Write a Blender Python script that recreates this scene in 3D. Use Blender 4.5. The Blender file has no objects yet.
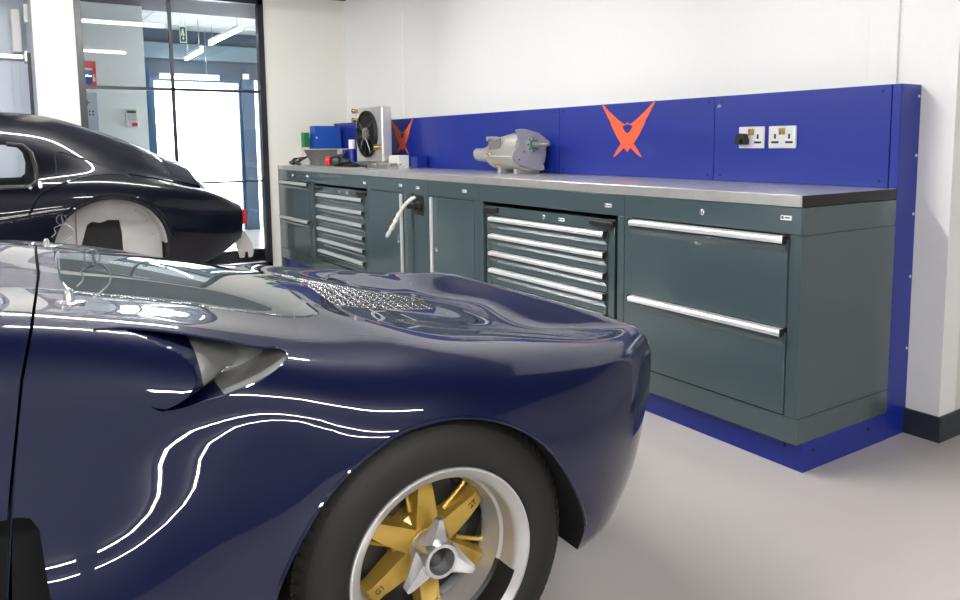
import bpy, bmesh, math, random
import numpy as np
from mathutils import Vector, Matrix
from mathutils.bvhtree import BVHTree
random.seed(7)
PI = math.pi
COL = bpy.context.scene.collection

# ------------------------------------------------------------------ materials (one procedural material per kind of surface)
def mat(name, color, rough=0.5, metal=0.0, coat=0.0, noise=0.06, nscale=30.0, bump=0.0, spec=0.5,
        emit=None, estr=0.0, trans=0.0, ior=1.45, stretch=None, coat_rough=0.03):
    m = bpy.data.materials.new(name); m.use_nodes = True
    nt = m.node_tree; b = nt.nodes['Principled BSDF']
    c = (*color, 1.0)
    b.inputs['Base Color'].default_value = c
    b.inputs['Roughness'].default_value = rough
    b.inputs['Metallic'].default_value = metal
    b.inputs['Coat Weight'].default_value = coat
    b.inputs['Coat Roughness'].default_value = coat_rough
    b.inputs['Specular IOR Level'].default_value = spec
    b.inputs['IOR'].default_value = ior
    b.inputs['Transmission Weight'].default_value = trans
    if emit:
        b.inputs['Emission Color'].default_value = (*emit, 1.0)
        b.inputs['Emission Strength'].default_value = estr
    if noise or bump:
        tc = nt.nodes.new('ShaderNodeTexCoord'); mp = nt.nodes.new('ShaderNodeMapping')
        nz = nt.nodes.new('ShaderNodeTexNoise'); nz.inputs['Scale'].default_value = nscale
        nz.inputs['Detail'].default_value = 4.0
        nt.links.new(tc.outputs['Object'], mp.inputs['Vector']); nt.links.new(mp.outputs['Vector'], nz.inputs['Vector'])
        if stretch: mp.inputs['Scale'].default_value = stretch
        if noise:
            mx = nt.nodes.new('ShaderNodeMix'); mx.data_type = 'RGBA'
            mx.inputs[6].default_value = tuple(max(0, x*(1-noise)) for x in color) + (1,)
            mx.inputs[7].default_value = tuple(min(1, x*(1+noise)) for x in color) + (1,)
            nt.links.new(nz.outputs['Fac'], mx.inputs[0]); nt.links.new(mx.outputs[2], b.inputs['Base Color'])
        if bump:
            bp = nt.nodes.new('ShaderNodeBump'); bp.inputs['Strength'].default_value = bump
            bp.inputs['Distance'].default_value = 0.002
            nt.links.new(nz.outputs['Fac'], bp.inputs['Height']); nt.links.new(bp.outputs['Normal'], b.inputs['Normal'])
    return m
def srgb(r, g, b):
    f = lambda c: (c/255/12.92) if c/255 <= .04045 else ((c/255+.055)/1.055)**2.4
    return (f(r), f(g), f(b))
M = {}
M['paint'] = mat('navy_paint', (0.0012, 0.0042, 0.034), 0.4, 0.0, 1.0, 0.03, 8, 0, 0.15, coat_rough=0.012)
M['paint2'] = mat('midnight_paint', (0.0010, 0.0013, 0.0062), 0.4, 0.0, 0.5, 0.03, 8, 0, 0.1, coat_rough=0.02)
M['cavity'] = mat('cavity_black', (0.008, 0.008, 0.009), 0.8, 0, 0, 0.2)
M['duct'] = mat('duct_grey', (0.25, 0.25, 0.245), 0.12, 0.0, 0.6, 0.18, 6)
M['liner'] = mat('raw_aluminium_liner', (0.42, 0.41, 0.40), 0.5, 0.3, 0, 0.15, 12)
M['glass'] = mat('clear_glass', (0.93, 0.97, 0.98), 0.0, 0, 0, 0, 1, 0, 0.5, trans=1.0, ior=1.35)
M['perspex'] = mat('rear_screen_perspex', (0.40, 0.48, 0.52), 0.0, 0, 0.6, 0, 1, 0, 0.7, trans=0.85, ior=1.5, coat_rough=0.0)
M['rubber'] = mat('tyre_rubber', (0.011, 0.0105, 0.010), 0.62, 0, 0, 0.35, 14, 0.4)
M['rim'] = mat('polished_rim', (0.62, 0.61, 0.60), 0.30, 0.6, 0, 0.10, 25)
M['gold'] = mat('gold_painted_alloy', (0.50, 0.33, 0.065), 0.32, 0.55, 0.2, 0.12, 40, 0.15)
M['chrome'] = mat('chrome', (0.66, 0.67, 0.69), 0.22, 0.85, 0, 0.04, 20)
M['dark'] = mat('dark_plastic', (0.012, 0.012, 0.013), 0.4, 0, 0, 0.1)
M['cab'] = mat('slate_green_cabinet_paint', srgb(71, 87, 91), 0.22, 0.15, 0.5, 0.10, 260, 0.06)
M['cabside'] = M['cab']
M['steel'] = mat('brushed_stainless', (0.66, 0.65, 0.63), 0.30, 0.75, 0, 0.12, 10, 0.1, stretch=(2, 60, 2))
M['alu'] = mat('satin_aluminium_trim', (0.85, 0.86, 0.87), 0.28, 0.6, 0, 0.05, 30)
M['blue'] = mat('royal_blue_panel', srgb(16, 38, 132), 0.38, 0, 0.1, 0.04, 60)
M['bluebox'] = mat('blue_plastic', srgb(26, 74, 160), 0.35, 0, 0, 0.05)
M['orange'] = mat('orange_vinyl', srgb(224, 92, 48), 0.5, 0, 0, 0.03)
M['wall'] = mat('white_wall_paint', (0.80, 0.80, 0.785), 0.6, 0, 0, 0.02, 40, 0.05)
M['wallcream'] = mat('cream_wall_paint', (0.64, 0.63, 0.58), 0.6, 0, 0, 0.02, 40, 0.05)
M['lobbywall'] = mat('lobby_wall_paint', (0.86, 0.90, 0.90), 0.6, 0, 0, 0.02, 40)
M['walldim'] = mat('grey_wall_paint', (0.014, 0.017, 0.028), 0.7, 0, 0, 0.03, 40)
M['lobbyceil'] = mat('lobby_ceiling_tile', (0.62, 0.66, 0.68), 0.7, 0, 0, 0.03, 20)
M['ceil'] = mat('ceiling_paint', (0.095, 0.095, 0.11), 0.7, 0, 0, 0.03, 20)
M['floor'] = mat('resin_floor', (0.60, 0.555, 0.53), 0.28, 0, 0.1, 0.035, 2.5)
M['skirt'] = mat('charcoal_skirting', srgb(40, 46, 54), 0.4, 0, 0, 0.05)
M['frame'] = mat('dark_window_frame', srgb(26, 29, 36), 0.35, 0.0, 0, 0.05)
M['lamp'] = mat('lamp_tube', (1, 1, 1), 0.5, 0, 0, 0, emit=(1.0, 0.985, 0.96), estr=72.0)
M['lobbylamp'] = mat('lobby_lamp_tube', (1, 1, 1), 0.5, 0, 0, 0, emit=(1.0, 0.99, 0.97), estr=16.0)
M['lampbody'] = mat('lamp_body', (0.8, 0.8, 0.8), 0.4, 0, 0, 0.03)
M['white'] = mat('white_plastic', (0.78, 0.78, 0.76), 0.35, 0, 0, 0.04)
M['red'] = mat('red_plastic', srgb(205, 40, 34), 0.35, 0, 0, 0.05)
M['green'] = mat('green_plastic', srgb(20, 110, 60), 0.4, 0, 0, 0.05)
M['brass'] = mat('brass', (0.62, 0.40, 0.14), 0.25, 0.9, 0, 0.1)
M['cast'] = mat('cast_aluminium', (0.37, 0.365, 0.34), 0.42, 0.35, 0, 0.14, 60, 0.5)
M['castflat'] = mat('machined_plate', (0.35, 0.345, 0.375), 0.35, 0.3, 0, 0.06, 20)
M['greymetal'] = mat('grey_sheet_metal', (0.24, 0.235, 0.225), 0.38, 0.6, 0, 0.15, 14)
M['lobbydark'] = mat('blue_grey_lobby_panel', srgb(50, 66, 84), 0.5, 0, 0, 0.08, 4)
M['lobbyband'] = mat('blue_grey_bulkhead', srgb(92, 110, 124), 0.5, 0, 0, 0.05, 4)
M['bluesheet'] = mat('blue_door_frame', srgb(44, 76, 106), 0.35, 0, 0, 0.1, 5)
M['tail'] = mat('red_lens', srgb(190, 20, 28), 0.15, 0, 0.5, 0.05)
M['ventmetal'] = mat('polished_vent_metal', (0.24, 0.24, 0.25), 0.16, 1.0, 0, 0.05, 20)
M['teal'] = mat('teal_seal', srgb(10, 120, 105), 0.4, 0, 0, 0.05)
M['roller'] = mat('roller_door_grey', srgb(182, 190, 202), 0.45, 0.1, 0, 0.05, 5)
M['wire'] = mat('steel_wire', (0.25, 0.25, 0.27), 0.3, 0.9, 0, 0.05)
M['hose'] = mat('translucent_hose', (0.70, 0.68, 0.62), 0.3, 0, 0.2, 0.15, 60)
M['ink'] = mat('printed_ink', (0.05, 0.07, 0.12), 0.5, 0, 0, 0.05)
M['rotor'] = mat('brake_steel', (0.09, 0.085, 0.08), 0.45, 0.6, 0, 0.2, 30)
M['ground'] = mat('bright_concrete', (0.8, 0.8, 0.8), 0.7, 0, 0, 0.05, 3)

# ------------------------------------------------------------------ helpers
def wloc(o):
    v = Vector((0, 0, 0)); 
    while o: v = v + Vector(o.location) if not o.parent else v; o = o.parent
    return v
def mesh_obj(name, verts, faces, m, parent=None, smooth=False, loc=None, mats=None, midx=None, angle=35):
    """verts are in the root's own frame when a parent is given (unless loc), else world"""
    me = bpy.data.meshes.new(name)
    me.from_pydata([tuple(float(x) for x in v) for v in verts], [], [tuple(int(i) for i in f) for f in faces])
    for q in (mats or [m]): me.materials.append(q)
    if midx is not None: me.polygons.foreach_set('material_index', midx)
    me.validate()
    b = bmesh.new(); b.from_mesh(me); bmesh.ops.recalc_face_normals(b, faces=b.faces); b.to_mesh(me); b.free()
    if smooth:
        me.shade_smooth(); me.set_sharp_from_angle(angle=math.radians(angle))
    me.update()
    o = bpy.data.objects.new(name, me); COL.objects.link(o)
    if parent: o.parent = parent
    if loc: o.location = loc
    return o
class MB:
    """collects shapes (world coordinates) for ONE mesh object"""
    def __init__(s): s.v = []; s.f = []; s.mi = []
    def add(s, v, f, mi=0):
        n = len(s.v); s.v += [tuple(x) for x in v]; s.f += [tuple(i+n for i in q) for q in f]; s.mi += [mi]*len(f); return s
    def box(s, a, b, bev=0.0, mi=0):
        x0, x1 = sorted((a[0], b[0])); y0, y1 = sorted((a[1], b[1])); z0, z1 = sorted((a[2], b[2]))
        bm = bmesh.new(); bmesh.ops.create_cube(bm, size=1)
        for v in bm.verts: v.co = Vector(((x0+x1)/2+v.co.x*(x1-x0), (y0+y1)/2+v.co.y*(y1-y0), (z0+z1)/2+v.co.z*(z1-z0)))
        if bev > 0:
            bev = min(bev, .45*min(x1-x0, y1-y0, z1-z0))
            bmesh.ops.bevel(bm, geom=bm.edges[:], offset=bev, segments=2, affect='EDGES', profile=.5)
        s._bm(bm, mi); return s
    def _bm(s, bm, mi=0):
        bm.verts.index_update()
        s.add([tuple(v.co) for v in bm.verts], [[v.index for v in f.verts] for f in bm.faces], mi); bm.free()
    def tube(s, pts, r, n=10, mi=0, cap=True):
        pts = [Vector(p) for p in pts]; rs = r if isinstance(r, (list, tuple)) else [r]*len(pts)
        V = []; F = []; prev = None
        for i, p in enumerate(pts):
            t = (pts[min(i+1, len(pts)-1)]-pts[max(i-1, 0)]).normalized()
            if prev is None:
                a = t.orthogonal().normalized()
            else:
                a = (prev - t*prev.dot(t)); a = a.normalized() if a.length > 1e-6 else t.orthogonal().normalized()
            prev = a; b = t.cross(a)
            for k in range(n):
                th = 2*PI*k/n; V.append(p+(a*math.cos(th)+b*math.sin(th))*rs[i])
        for i in range(len(pts)-1):
            for k in range(n): F.append((i*n+k, i*n+(k+1) % n, (i+1)*n+(k+1) % n, (i+1)*n+k))
        if cap: F.append(tuple(range(n))[::-1]); F.append(tuple((len(pts)-1)*n+k for k in range(n)))
        s.add(V, F, mi); return s
    def lathe(s, c, axis, prof, n=32, mi=0, closed=False):
        """prof: list of (along, radius) round axis through c"""
        axis = Vector(axis).normalized(); a = axis.orthogonal().normalized(); b = axis.cross(a); c = Vector(c)
        V = []; F = []
        for (h, r) in prof:
            for k in range(n):
                th = 2*PI*k/n; V.append(c+axis*h+(a*math.cos(th)+b*math.sin(th))*r)
        m_ = len(prof)
        for i in range(m_-1 if not closed else m_):
            j = (i+1) % m_
            for k in range(n): F.append((i*n+k, i*n+(k+1) % n, j*n+(k+1) % n, j*n+k))
        if not closed:
            F.append(tuple(range(n))[::-1]); F.append(tuple((m_-1)*n+k for k in range(n)))
        s.add(V, F, mi); return s
    def prism(s, poly, origin, ex, ey, depth, mi=0):
        """poly 2D list extruded: origin + ex*x + ey*y, thickness vector depth"""
        o = Vector(origin); ex = Vector(ex); ey = Vector(ey); d = Vector(depth); n = len(poly)
        V = [o+ex*p[0]+ey*p[1] for p in poly]+[o+ex*p[0]+ey*p[1]+d for p in poly]
        F = [tuple(range(n))[::-1], tuple(range(n, 2*n))]+[(i, (i+1) % n, n+(i+1) % n, n+i) for i in range(n)]
        s.add(V, F, mi); return s
    def build(s, name, m, parent=None, smooth=False, mats=None, local=False, angle=35):
        off = Vector((0, 0, 0))
        if parent and not local:
            q = parent
            while q.parent: q = q.parent
            off = Vector(q.location)
        return mesh_obj(name, [Vector(v)-off for v in s.v], s.f, m, parent, smooth, mats=mats, midx=s.mi if mats else None, angle=angle)
def tag(o, label=None, cat=None, group=None, kind=None):
    if label: o['label'] = label
    if cat: o['category'] = cat
    if group: o['group'] = group
    if kind: o['kind'] = kind
    return o
def each(name, m, parent, mbs, smooth=False, local=False):
    return [q.build(name, m, parent, smooth, local=local) for q in mbs]
def thing(name, label, cat, loc=(0, 0, 0), rz=0.0, group=None):
    o = bpy.data.objects.new(name, None); COL.objects.link(o); o.empty_display_size = 0.1
    o.location = loc; o.rotation_euler = (0, 0, rz)
    return tag(o, label, cat, group)
def solo(mb, name, m, label, cat, group=None, smooth=False, mats=None):
    return tag(mb.build(name, m, None, smooth, mats), label, cat, group)
def struct(mb, name, m, smooth=False):
    return tag(mb.build(name, m, None, smooth), kind='structure')
def copy_tree(o, parent=None):
    c = o.copy(); COL.objects.link(c); c.parent = parent
    for ch in [q for q in bpy.data.objects if q.parent == o and q != c]: copy_tree(ch, c)
    return c

# ------------------------------------------------------------------ camera
cam_d = bpy.data.cameras.new('camera'); cam = bpy.data.objects.new('camera', cam_d); COL.objects.link(cam)
fw = Vector((-0.82959252, 0.5481639, -0.10626659)); rt = Vector((0.55208208, 0.83373902, -0.00919888)); up = Vector((-0.08355611, 0.06629921, 0.99429512))
cam.matrix_world = Matrix(((rt.x, up.x, -fw.x, 1.5165), (rt.y, up.y, -fw.y, -2.9208), (rt.z, up.z, -fw.z, 1.1395), (0, 0, 0, 1)))
cam_d.sensor_width = 36.0; cam_d.lens = 759.45/960*36.0
cam_d.shift_x = (480-493.77)/960; cam_d.shift_y = (224.6-300)/960
cam_d.clip_start = 0.02
bpy.context.scene.camera = cam

W_ = bpy.data.worlds.new('sky'); bpy.context.scene.world = W_; W_.use_nodes = True
W_.node_tree.nodes['Background'].inputs['Color'].default_value = (0.93, 0.97, 1.0, 1); W_.node_tree.nodes['Background'].inputs['Strength'].default_value = 5.0
vs_ = bpy.context.scene.view_settings; vs_.view_transform = 'Standard'; vs_.look = 'None'; vs_.exposure = 1.25; vs_.gamma = 1.0; vs_.use_curve_mapping = False
bpy.context.scene.cycles.max_bounces = 10

# ------------------------------------------------------------------ lofted bodies
def smooth_axis(A, it, axis, ends=True):
    for _ in range(it):
        B = A.copy()
        if axis == 0: B[1:-1] = .25*A[:-2]+.5*A[1:-1]+.25*A[2:]
        else: B[:, 1:-1] = .25*A[:, :-2]+.5*A[:, 1:-1]+.25*A[:, 2:]
        A = B
    return A
def hermite(xs, Y, xq):
    """monotone-ish cubic through stations"""
    xs = np.array(xs, float); Y = np.array(Y, float); n = len(xs)
    d = np.diff(Y, axis=0)/np.diff(xs)[:, None]
    m = np.zeros_like(Y); m[0] = d[0]; m[-1] = d[-1]
    for i in range(1, n-1):
        h0 = xs[i]-xs[i-1]; h1 = xs[i+1]-xs[i]
        w = (h1*d[i-1]+h0*d[i])/(h0+h1)
        m[i] = w
    out = []
    for x in xq:
        i = min(max(np.searchsorted(xs, x)-1, 0), n-2); h = xs[i+1]-xs[i]; t = (x-xs[i])/h
        out.append((2*t**3-3*t**2+1)*Y[i]+(t**3-2*t**2+t)*h*m[i]+(-2*t**3+3*t**2)*Y[i+1]+(t**3-t**2)*h*m[i+1])
    return np.array(out)
def loft(stations, vc, du=0.02, ns=60, su=10, ss=6):
    """stations {u: [(v,z)*k]} near half, mirrored about v=vc.  returns rings (nu, nv, 3) in (v,u,z)"""
    us = sorted(stations); ctr = np.array([np.array(stations[u]).ravel() for u in us])
    nq = int(round((us[-1]-us[0])/du)); uq = np.linspace(us[0], us[-1], nq+1)
    P = hermite(us, ctr, uq); P = smooth_axis(P, su, 0)
    rings = []
    for i, u in enumerate(uq):
        c = P[i].reshape(-1, 2)
        full = np.vstack([c, [(2*vc-v, z) for v, z in c[-2::-1]]])
        t = np.concatenate([[0], np.cumsum(np.sqrt(np.hypot(*np.diff(full, axis=0).T)))])
        q = hermite(t/t[-1], full, np.linspace(0, 1, 2*ns+1))
        rings.append(np.column_stack([q[:, 0], np.full(len(q), u), q[:, 1]]))
    R = np.array(rings); R = smooth_axis(R, ss, 1)
    return R
def ring_solid(name, R, m):
    nu, nv, _ = R.shape
    V = R.reshape(-1, 3).tolist(); F = []
    for i in range(nu-1):
        for j in range(nv-1): F.append((i*nv+j, i*nv+j+1, (i+1)*nv+j+1, (i+1)*nv+j))
        F.append((i*nv+nv-1, i*nv, (i+1)*nv, (i+1)*nv+nv-1))
    F.append(tuple(range(nv))); F.append(tuple((nu-1)*nv+j for j in range(nv))[::-1])
    return mesh_obj(name, V, F, m, None, True, angle=50)
def boolean(o, cutter, op='DIFFERENCE'):
    md = o.modifiers.new('b', 'BOOLEAN'); md.operation = op; md.object = cutter; md.solver = 'EXACT'; md.material_mode = 'TRANSFER'
    dg = bpy.context.evaluated_depsgraph_get(); dg.update()
    me = bpy.data.meshes.new_from_object(o.evaluated_get(dg)); o.modifiers.clear()
    if len(me.polygons) < 500 and op == 'DIFFERENCE': return o
    o.data = me; return o
def drop(o):
    bpy.data.objects.remove(o, do_unlink=True)
def clone(o, name):
    c = o.copy(); c.data = o.data.copy(); c.name = name; COL.objects.link(c); return c
class NormalSource:
    def __init__(s, o):
        me = o.data; s.v = [v.co.copy() for v in me.vertices]; s.n = [v.normal.copy() for v in me.vertices]
        s.f = [tuple(p.vertices) for p in me.polygons]; s.t = BVHTree.FromPolygons(s.v, s.f)
    def normal(s, co):
        loc, n, i, d = s.t.find_nearest(co)
        if i is None or d > 3e-4: return None
        f = s.f[i]
        if len(f) > 4: return None
        acc = Vector((0, 0, 0))
        for k in f:
            acc += s.n[k]/max((s.v[k]-co).length, 1e-5)**2
        return acc.normalized()
    def apply(s, o):
        me = o.data; cache = {}; out = []
        me.polygons.foreach_set('use_smooth', [True]*len(me.polygons))
        v2p = {}
        for p in me.polygons:
            for vi in p.vertices: v2p.setdefault(vi, []).append(p.index)
        P = me.polygons; fn = [p.normal.copy() for p in P]; ar = [p.area for p in P]; outer = {}
        for p in P:
            if p.material_index != 0: outer[p.index] = False; continue
            c = s.t.find_nearest(p.center)
            outer[p.index] = c[0] is not None and c[3] < 1.5e-3 and abs(fn[p.index].dot(c[1])) > .8
        for p in P:
            for li in p.loop_indices:
                vi = me.loops[li].vertex_index; nrm = None
                if outer[p.index]:
                    if vi not in cache: cache[vi] = s.normal(me.vertices[vi].co)
                    nrm = cache[vi]
                    if nrm is not None and nrm.dot(p.normal) < 0.5: nrm = None
                else:
                    acc = Vector((0, 0, 0))
                    for q in v2p[vi]:
                        if not outer[q] and fn[q].dot(fn[p.index]) > .72: acc += fn[q]*max(ar[q], 1e-9)
                    if acc.length > 0: nrm = acc.normalized()
                out.append(tuple(nrm if nrm is not None else p.normal))
        me.normals_split_custom_set(out)
def prism_obj(poly, ex, ey, depth, origin, m):
    mb = MB(); mb.prism(poly, origin, ex, ey, depth); return mb.build('cut', m)
X3, Y3, Z3 = Vector((1, 0, 0)), Vector((0, 1, 0)), Vector((0, 0, 1))

# =================================================================== CAR 1 (nearest)
CARLOC = (0.261, -2.213, 0.0); CARROT = -math.radians(3.61)
VC = -0.88
ST = {
 -3.30: [(-.30,.22),(-.26,.28),(-.26,.33),(-.27,.37),(-.29,.40),(-.33,.41),(-.42,.40),(-.58,.34),(-.88,.31)],
 -3.20: [(-.20,.18),(-.15,.28),(-.15,.36),(-.16,.42),(-.19,.46),(-.24,.48),(-.35,.48),(-.55,.41),(-.88,.37)],
 -2.90: [(-.08,.16),(-.05,.30),(-.04,.40),(-.06,.50),(-.10,.57),(-.17,.61),(-.30,.62),(-.55,.52),(-.88,.49)],
 -2.45: [(-.03,.14),(.01,.30),(.02,.45),(.01,.58),(-.04,.68),(-.13,.72),(-.28,.73),(-.55,.62),(-.88,.60)],
 -2.10: [(-.04,.14),(.0,.30),(.0,.45),(-.01,.60),(-.05,.70),(-.13,.74),(-.28,.74),(-.55,.71),(-.88,.71)],
 -1.70: [(-.04,.14),(.0,.30),(.0,.45),(-.01,.60),(-.05,.74),(-.14,.80),(-.30,.84),(-.50,.87),(-.88,.89)],
 -1.35: [(-.04,.14),(.0,.30),(.0,.45),(-.01,.60),(-.05,.76),(-.14,.84),(-.30,.90),(-.50,.94),(-.88,.96)],
 -1.00: [(-.04,.14),(.055,.30),(.040,.45),(-.012,.60),(-.085,.81),(-.130,.862),(-.34,.890),(-.58,.925),(-.88,.950)],
 -.75: [(-.04,.14),(.058,.30),(.042,.45),(-.012,.60),(-.086,.812),(-.130,.860),(-.40,.877),(-.60,.899),(-.88,.922)],
 -.60: [(-.04,.14),(.058,.30),(.042,.45),(-.012,.60),(-.084,.795),(-.128,.838),(-.40,.847),(-.60,.869),(-.88,.892)],
 -.45: [(-.04,.14),(.038,.30),(.026,.45),(-.010,.59),(-.062,.750),(-.122,.803),(-.40,.819),(-.60,.844),(-.88,.864)],
 -.30: [(-.035,.14),(.022,.30),(.020,.45),(-.006,.58),(-.040,.710),(-.112,.760),(-.38,.783),(-.60,.812),(-.88,.830)],
 -.15: [(-.03,.14),(.015,.30),(.026,.45),(.018,.575),(-.026,.680),(-.11,.727),(-.34,.750),(-.58,.773),(-.88,.786)],
 .0: [(-.02,.14),(.02,.30),(.034,.45),(.030,.575),(-.016,.667),(-.10,.710),(-.27,.729),(-.55,.733),(-.88,.750)],
 .15: [(-.02,.17),(.02,.30),(.032,.44),(.026,.565),(-.022,.650),(-.11,.690),(-.27,.700),(-.55,.688),(-.88,.712)],
 .30: [(-.03,.205),(.008,.31),(.018,.43),(.005,.54),(-.045,.630),(-.14,.672),(-.28,.680),(-.55,.648),(-.88,.675)],
 .45: [(-.075,.215),(-.038,.31),(-.025,.43),(-.035,.53),(-.072,.612),(-.155,.652),(-.29,.654),(-.55,.615),(-.88,.640)],
 .58: [(-.16,.23),(-.115,.32),(-.095,.43),(-.10,.53),(-.12,.605),(-.185,.642),(-.31,.628),(-.55,.594),(-.88,.604)],
 .66: [(-.23,.26),(-.185,.34),(-.160,.44),(-.158,.53),(-.168,.597),(-.215,.637),(-.32,.630),(-.55,.611),(-.88,.615)],
 .72: [(-.30,.30),(-.25,.37),(-.217,.45),(-.208,.53),(-.208,.595),(-.245,.636),(-.33,.645),(-.55,.648),(-.88,.649)],
}
R1 = loft(ST, VC, 0.02, 60, 4, 4)
# rounded tail end: shrink extra rings
last = R1[-1].copy(); cen = np.array([VC, .72, .48])
for (k, du) in ((.992, .008), (.965, .014)):
    q = last.copy(); q[:, 0] = cen[0]+(q[:, 0]-cen[0])*k; q[:, 2] = cen[2]+(q[:, 2]-cen[2])*k; q[:, 1] += du
    R1 = np.concatenate([R1, q[None]])
body = ring_solid('body', R1, M['paint'])
body.data.materials.append(M['cavity']); 
src = NormalSource(body)
def top_z(v, u):
    h = src.t.ray_cast(Vector((v, u, 2)), Vector((0, 0, -1)))
    return h[0].z if h[0] else .6
# wheel arches
def arch_poly(uc):
    a = [(-.352,.0),(-.352,.25),(-.341,.345),(-.292,.435),(-.216,.523),(-.118,.584),(-.035,.602),(.052,.596),(.142,.565),(.226,.505),(.29,.418),(.342,.318),(.362,.26),(.355,.2),(.30,.0)]
    # densify by catmull
    A = np.array(a); t = np.linspace(0, 1, len(A)); q = hermite(t, A, np.linspace(0, 1, 60))
    return [(x+uc, z) for x, z in q]
for uc in (0.0, -2.42):
    for (va, vb) in ((.2, -.36), (2*VC-.2, 2*VC+.36)):
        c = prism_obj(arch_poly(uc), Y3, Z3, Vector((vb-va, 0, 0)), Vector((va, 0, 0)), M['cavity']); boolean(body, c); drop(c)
# lower intake recess behind the door
poly = [(-.80,.22),(-.80,.583),(-.710,.583),(-.694,.578),(-.683,.560),(-.668,.40),(-.664,.22)]
for (va, vb) in ((.2, -.13), (2*VC-.2, 2*VC+.13)):
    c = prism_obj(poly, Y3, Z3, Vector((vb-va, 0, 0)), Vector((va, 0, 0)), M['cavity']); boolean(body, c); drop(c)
# upper side scoop: a cut whose floor ramps inwards towards the rear
top = [(-.59,.857),(-.53,.852),(-.48,.840),(-.43,.822),(-.37,.803),(-.32,.782),(-.285,.765),(-.272,.750)]
bot = [(-.525,.800),(-.47,.765),(-.452,.745),(-.415,.720),(-.37,.716),(-.33,.724),(-.295,.736),(-.272,.750)]
top = [(-.590,.832),(-.545,.827),(-.485,.814),(-.430,.799),(-.370,.781),(-.315,.764),(-.284,.758),(-.270,.750)]
bot = [(-.590,.829),(-.555,.780),(-.505,.700),(-.420,.703),(-.370,.712),(-.325,.723),(-.288,.736),(-.270,.745)]
def scoop_cutter(sgn):
    nt_, nb = 56, 26
    T_ = hermite(np.linspace(0, 1, 8), np.array(top), np.linspace(0, 1, nt_)); B_ = hermite(np.linspace(0, 1, 8), np.array(bot), np.linspace(0, 1, nt_))
    V = []; F = []; MI = []
    def surf_v(u, z):
        h = src.t.ray_cast(Vector((.5, u, z)), Vector((-1, 0, 0))); return h[0].x if h[0] else -.03
    for i in range(nt_):
        for j in range(nb):
            t = j/(nb-1); u, z = B_[i]*(1-t)+T_[i]*t
            a = i/(nt_-1)
            # depth grows rearwards away from the leading edge
            lead = -.440-.150*math.exp(-(1-t)/.13)-.075*math.exp(-t/.10)
            k = max(0.0, min(1.0, (u-lead)/.11)); k = .35*k+.65*k*k*(3-2*k)
            k2 = math.sin(min(1, t*1.15)*PI*.5) if False else 1
            sv = surf_v(u, z-0.0)
            dep = .004*0 + .140*k
            vv = sv-dep if k > 0 else sv+.002
            V.append((vv, u, z))
    N_ = nt_*nb
    for i in range(nt_):
        for j in range(nb):
            x = V[i*nb+j]; V.append((.25, x[1], x[2]))
    for i in range(nt_-1):
        for j in range(nb-1):
            uu = V[i*nb+j][1]; F.append((i*nb+j, i*nb+j+1, (i+1)*nb+j+1, (i+1)*nb+j))
            t = j/(nb-1); MI.append(1 if i >= 23 else 0)
            F.append((N_+i*nb+j, N_+(i+1)*nb+j, N_+(i+1)*nb+j+1, N_+i*nb+j+1)); MI.append(0)
    for i in range(nt_-1):
        for j in (0, nb-1):
            F.append((i*nb+j, (i+1)*nb+j, N_+(i+1)*nb+j, N_+i*nb+j)); MI.append(2 if j else (1 if i >= 27 else 0))
    for j in range(nb-1):
        F.append((j, j+1, N_+j+1, N_+j)); MI.append(0)
    F.append(tuple((nt_-1)*nb+j for j in range(nb))+tuple(N_+(nt_-1)*nb+j for j in range(nb-1, -1, -1))); MI.append(1)
    if sgn < 0: V = [(2*VC-x, y, z) for x, y, z in V]
    # collapse coincident end points
    me = bpy.data.meshes.new('cut'); me.from_pydata(V, [], F)
    for q in (M['paint'], M['duct'], M['cavity']): me.materials.append(q)
    me.polygons.foreach_set('material_index', MI)
    b = bmesh.new(); b.from_mesh(me); bmesh.ops.remove_doubles(b, verts=b.verts, dist=1e-5); bmesh.ops.dissolve_degenerate(b, dist=1e-6, edges=b.edges)
    bmesh.ops.recalc_face_normals(b, faces=b.faces); b.to_mesh(me); b.free()
    o = bpy.data.objects.new('cut', me); COL.objects.link(o); return o
for s_ in (1, -1):
    c = scoop_cutter(s_); boolean(body, c); drop(c)
_T = hermite(np.linspace(0, 1, 8), np.array(top), np.linspace(0, 1, 40)); _B = hermite(np.linspace(0, 1, 8), np.array(bot), np.linspace(0, 1, 40))[12:]
LIP = [(u, z) for u, z in _B]+[(u, z) for u, z in _T[::-1]]
# rear screen opening and vent opening
def screen_half(u, u0=-.645, u1=-.105, hw=.50, r=.09):
    hw = w = .45+.07*(u-u0)/(u1-u0)
    if u > u1-r: w = hw-r+math.sqrt(max(0, r*r-(u-(u1-r))**2))
    if u < u0+.045: w = hw*math.sqrt(max(0, 1-((u0+.045-u)/.045)**2))**.6
    return w
def outline(fn, u0, u1, n=60, grow=0.0):
    us = np.linspace(u0, u1, n); R_ = [(VC+fn(u)+grow, u) for u in us]; L_ = [(VC-fn(u)-grow, u) for u in us[::-1]]
    return R_+L_
GU0, GU1 = -.645, -.105
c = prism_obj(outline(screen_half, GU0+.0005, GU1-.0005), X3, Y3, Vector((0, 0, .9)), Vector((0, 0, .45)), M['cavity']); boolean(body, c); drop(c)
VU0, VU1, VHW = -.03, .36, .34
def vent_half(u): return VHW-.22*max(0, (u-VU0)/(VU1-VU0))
c = prism_obj(outline(vent_half, VU0, VU1, 12), X3, Y3, Vector((0, 0, .9)), Vector((0, 0, .5)), M['cavity']); boolean(body, c); drop(c)
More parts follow.
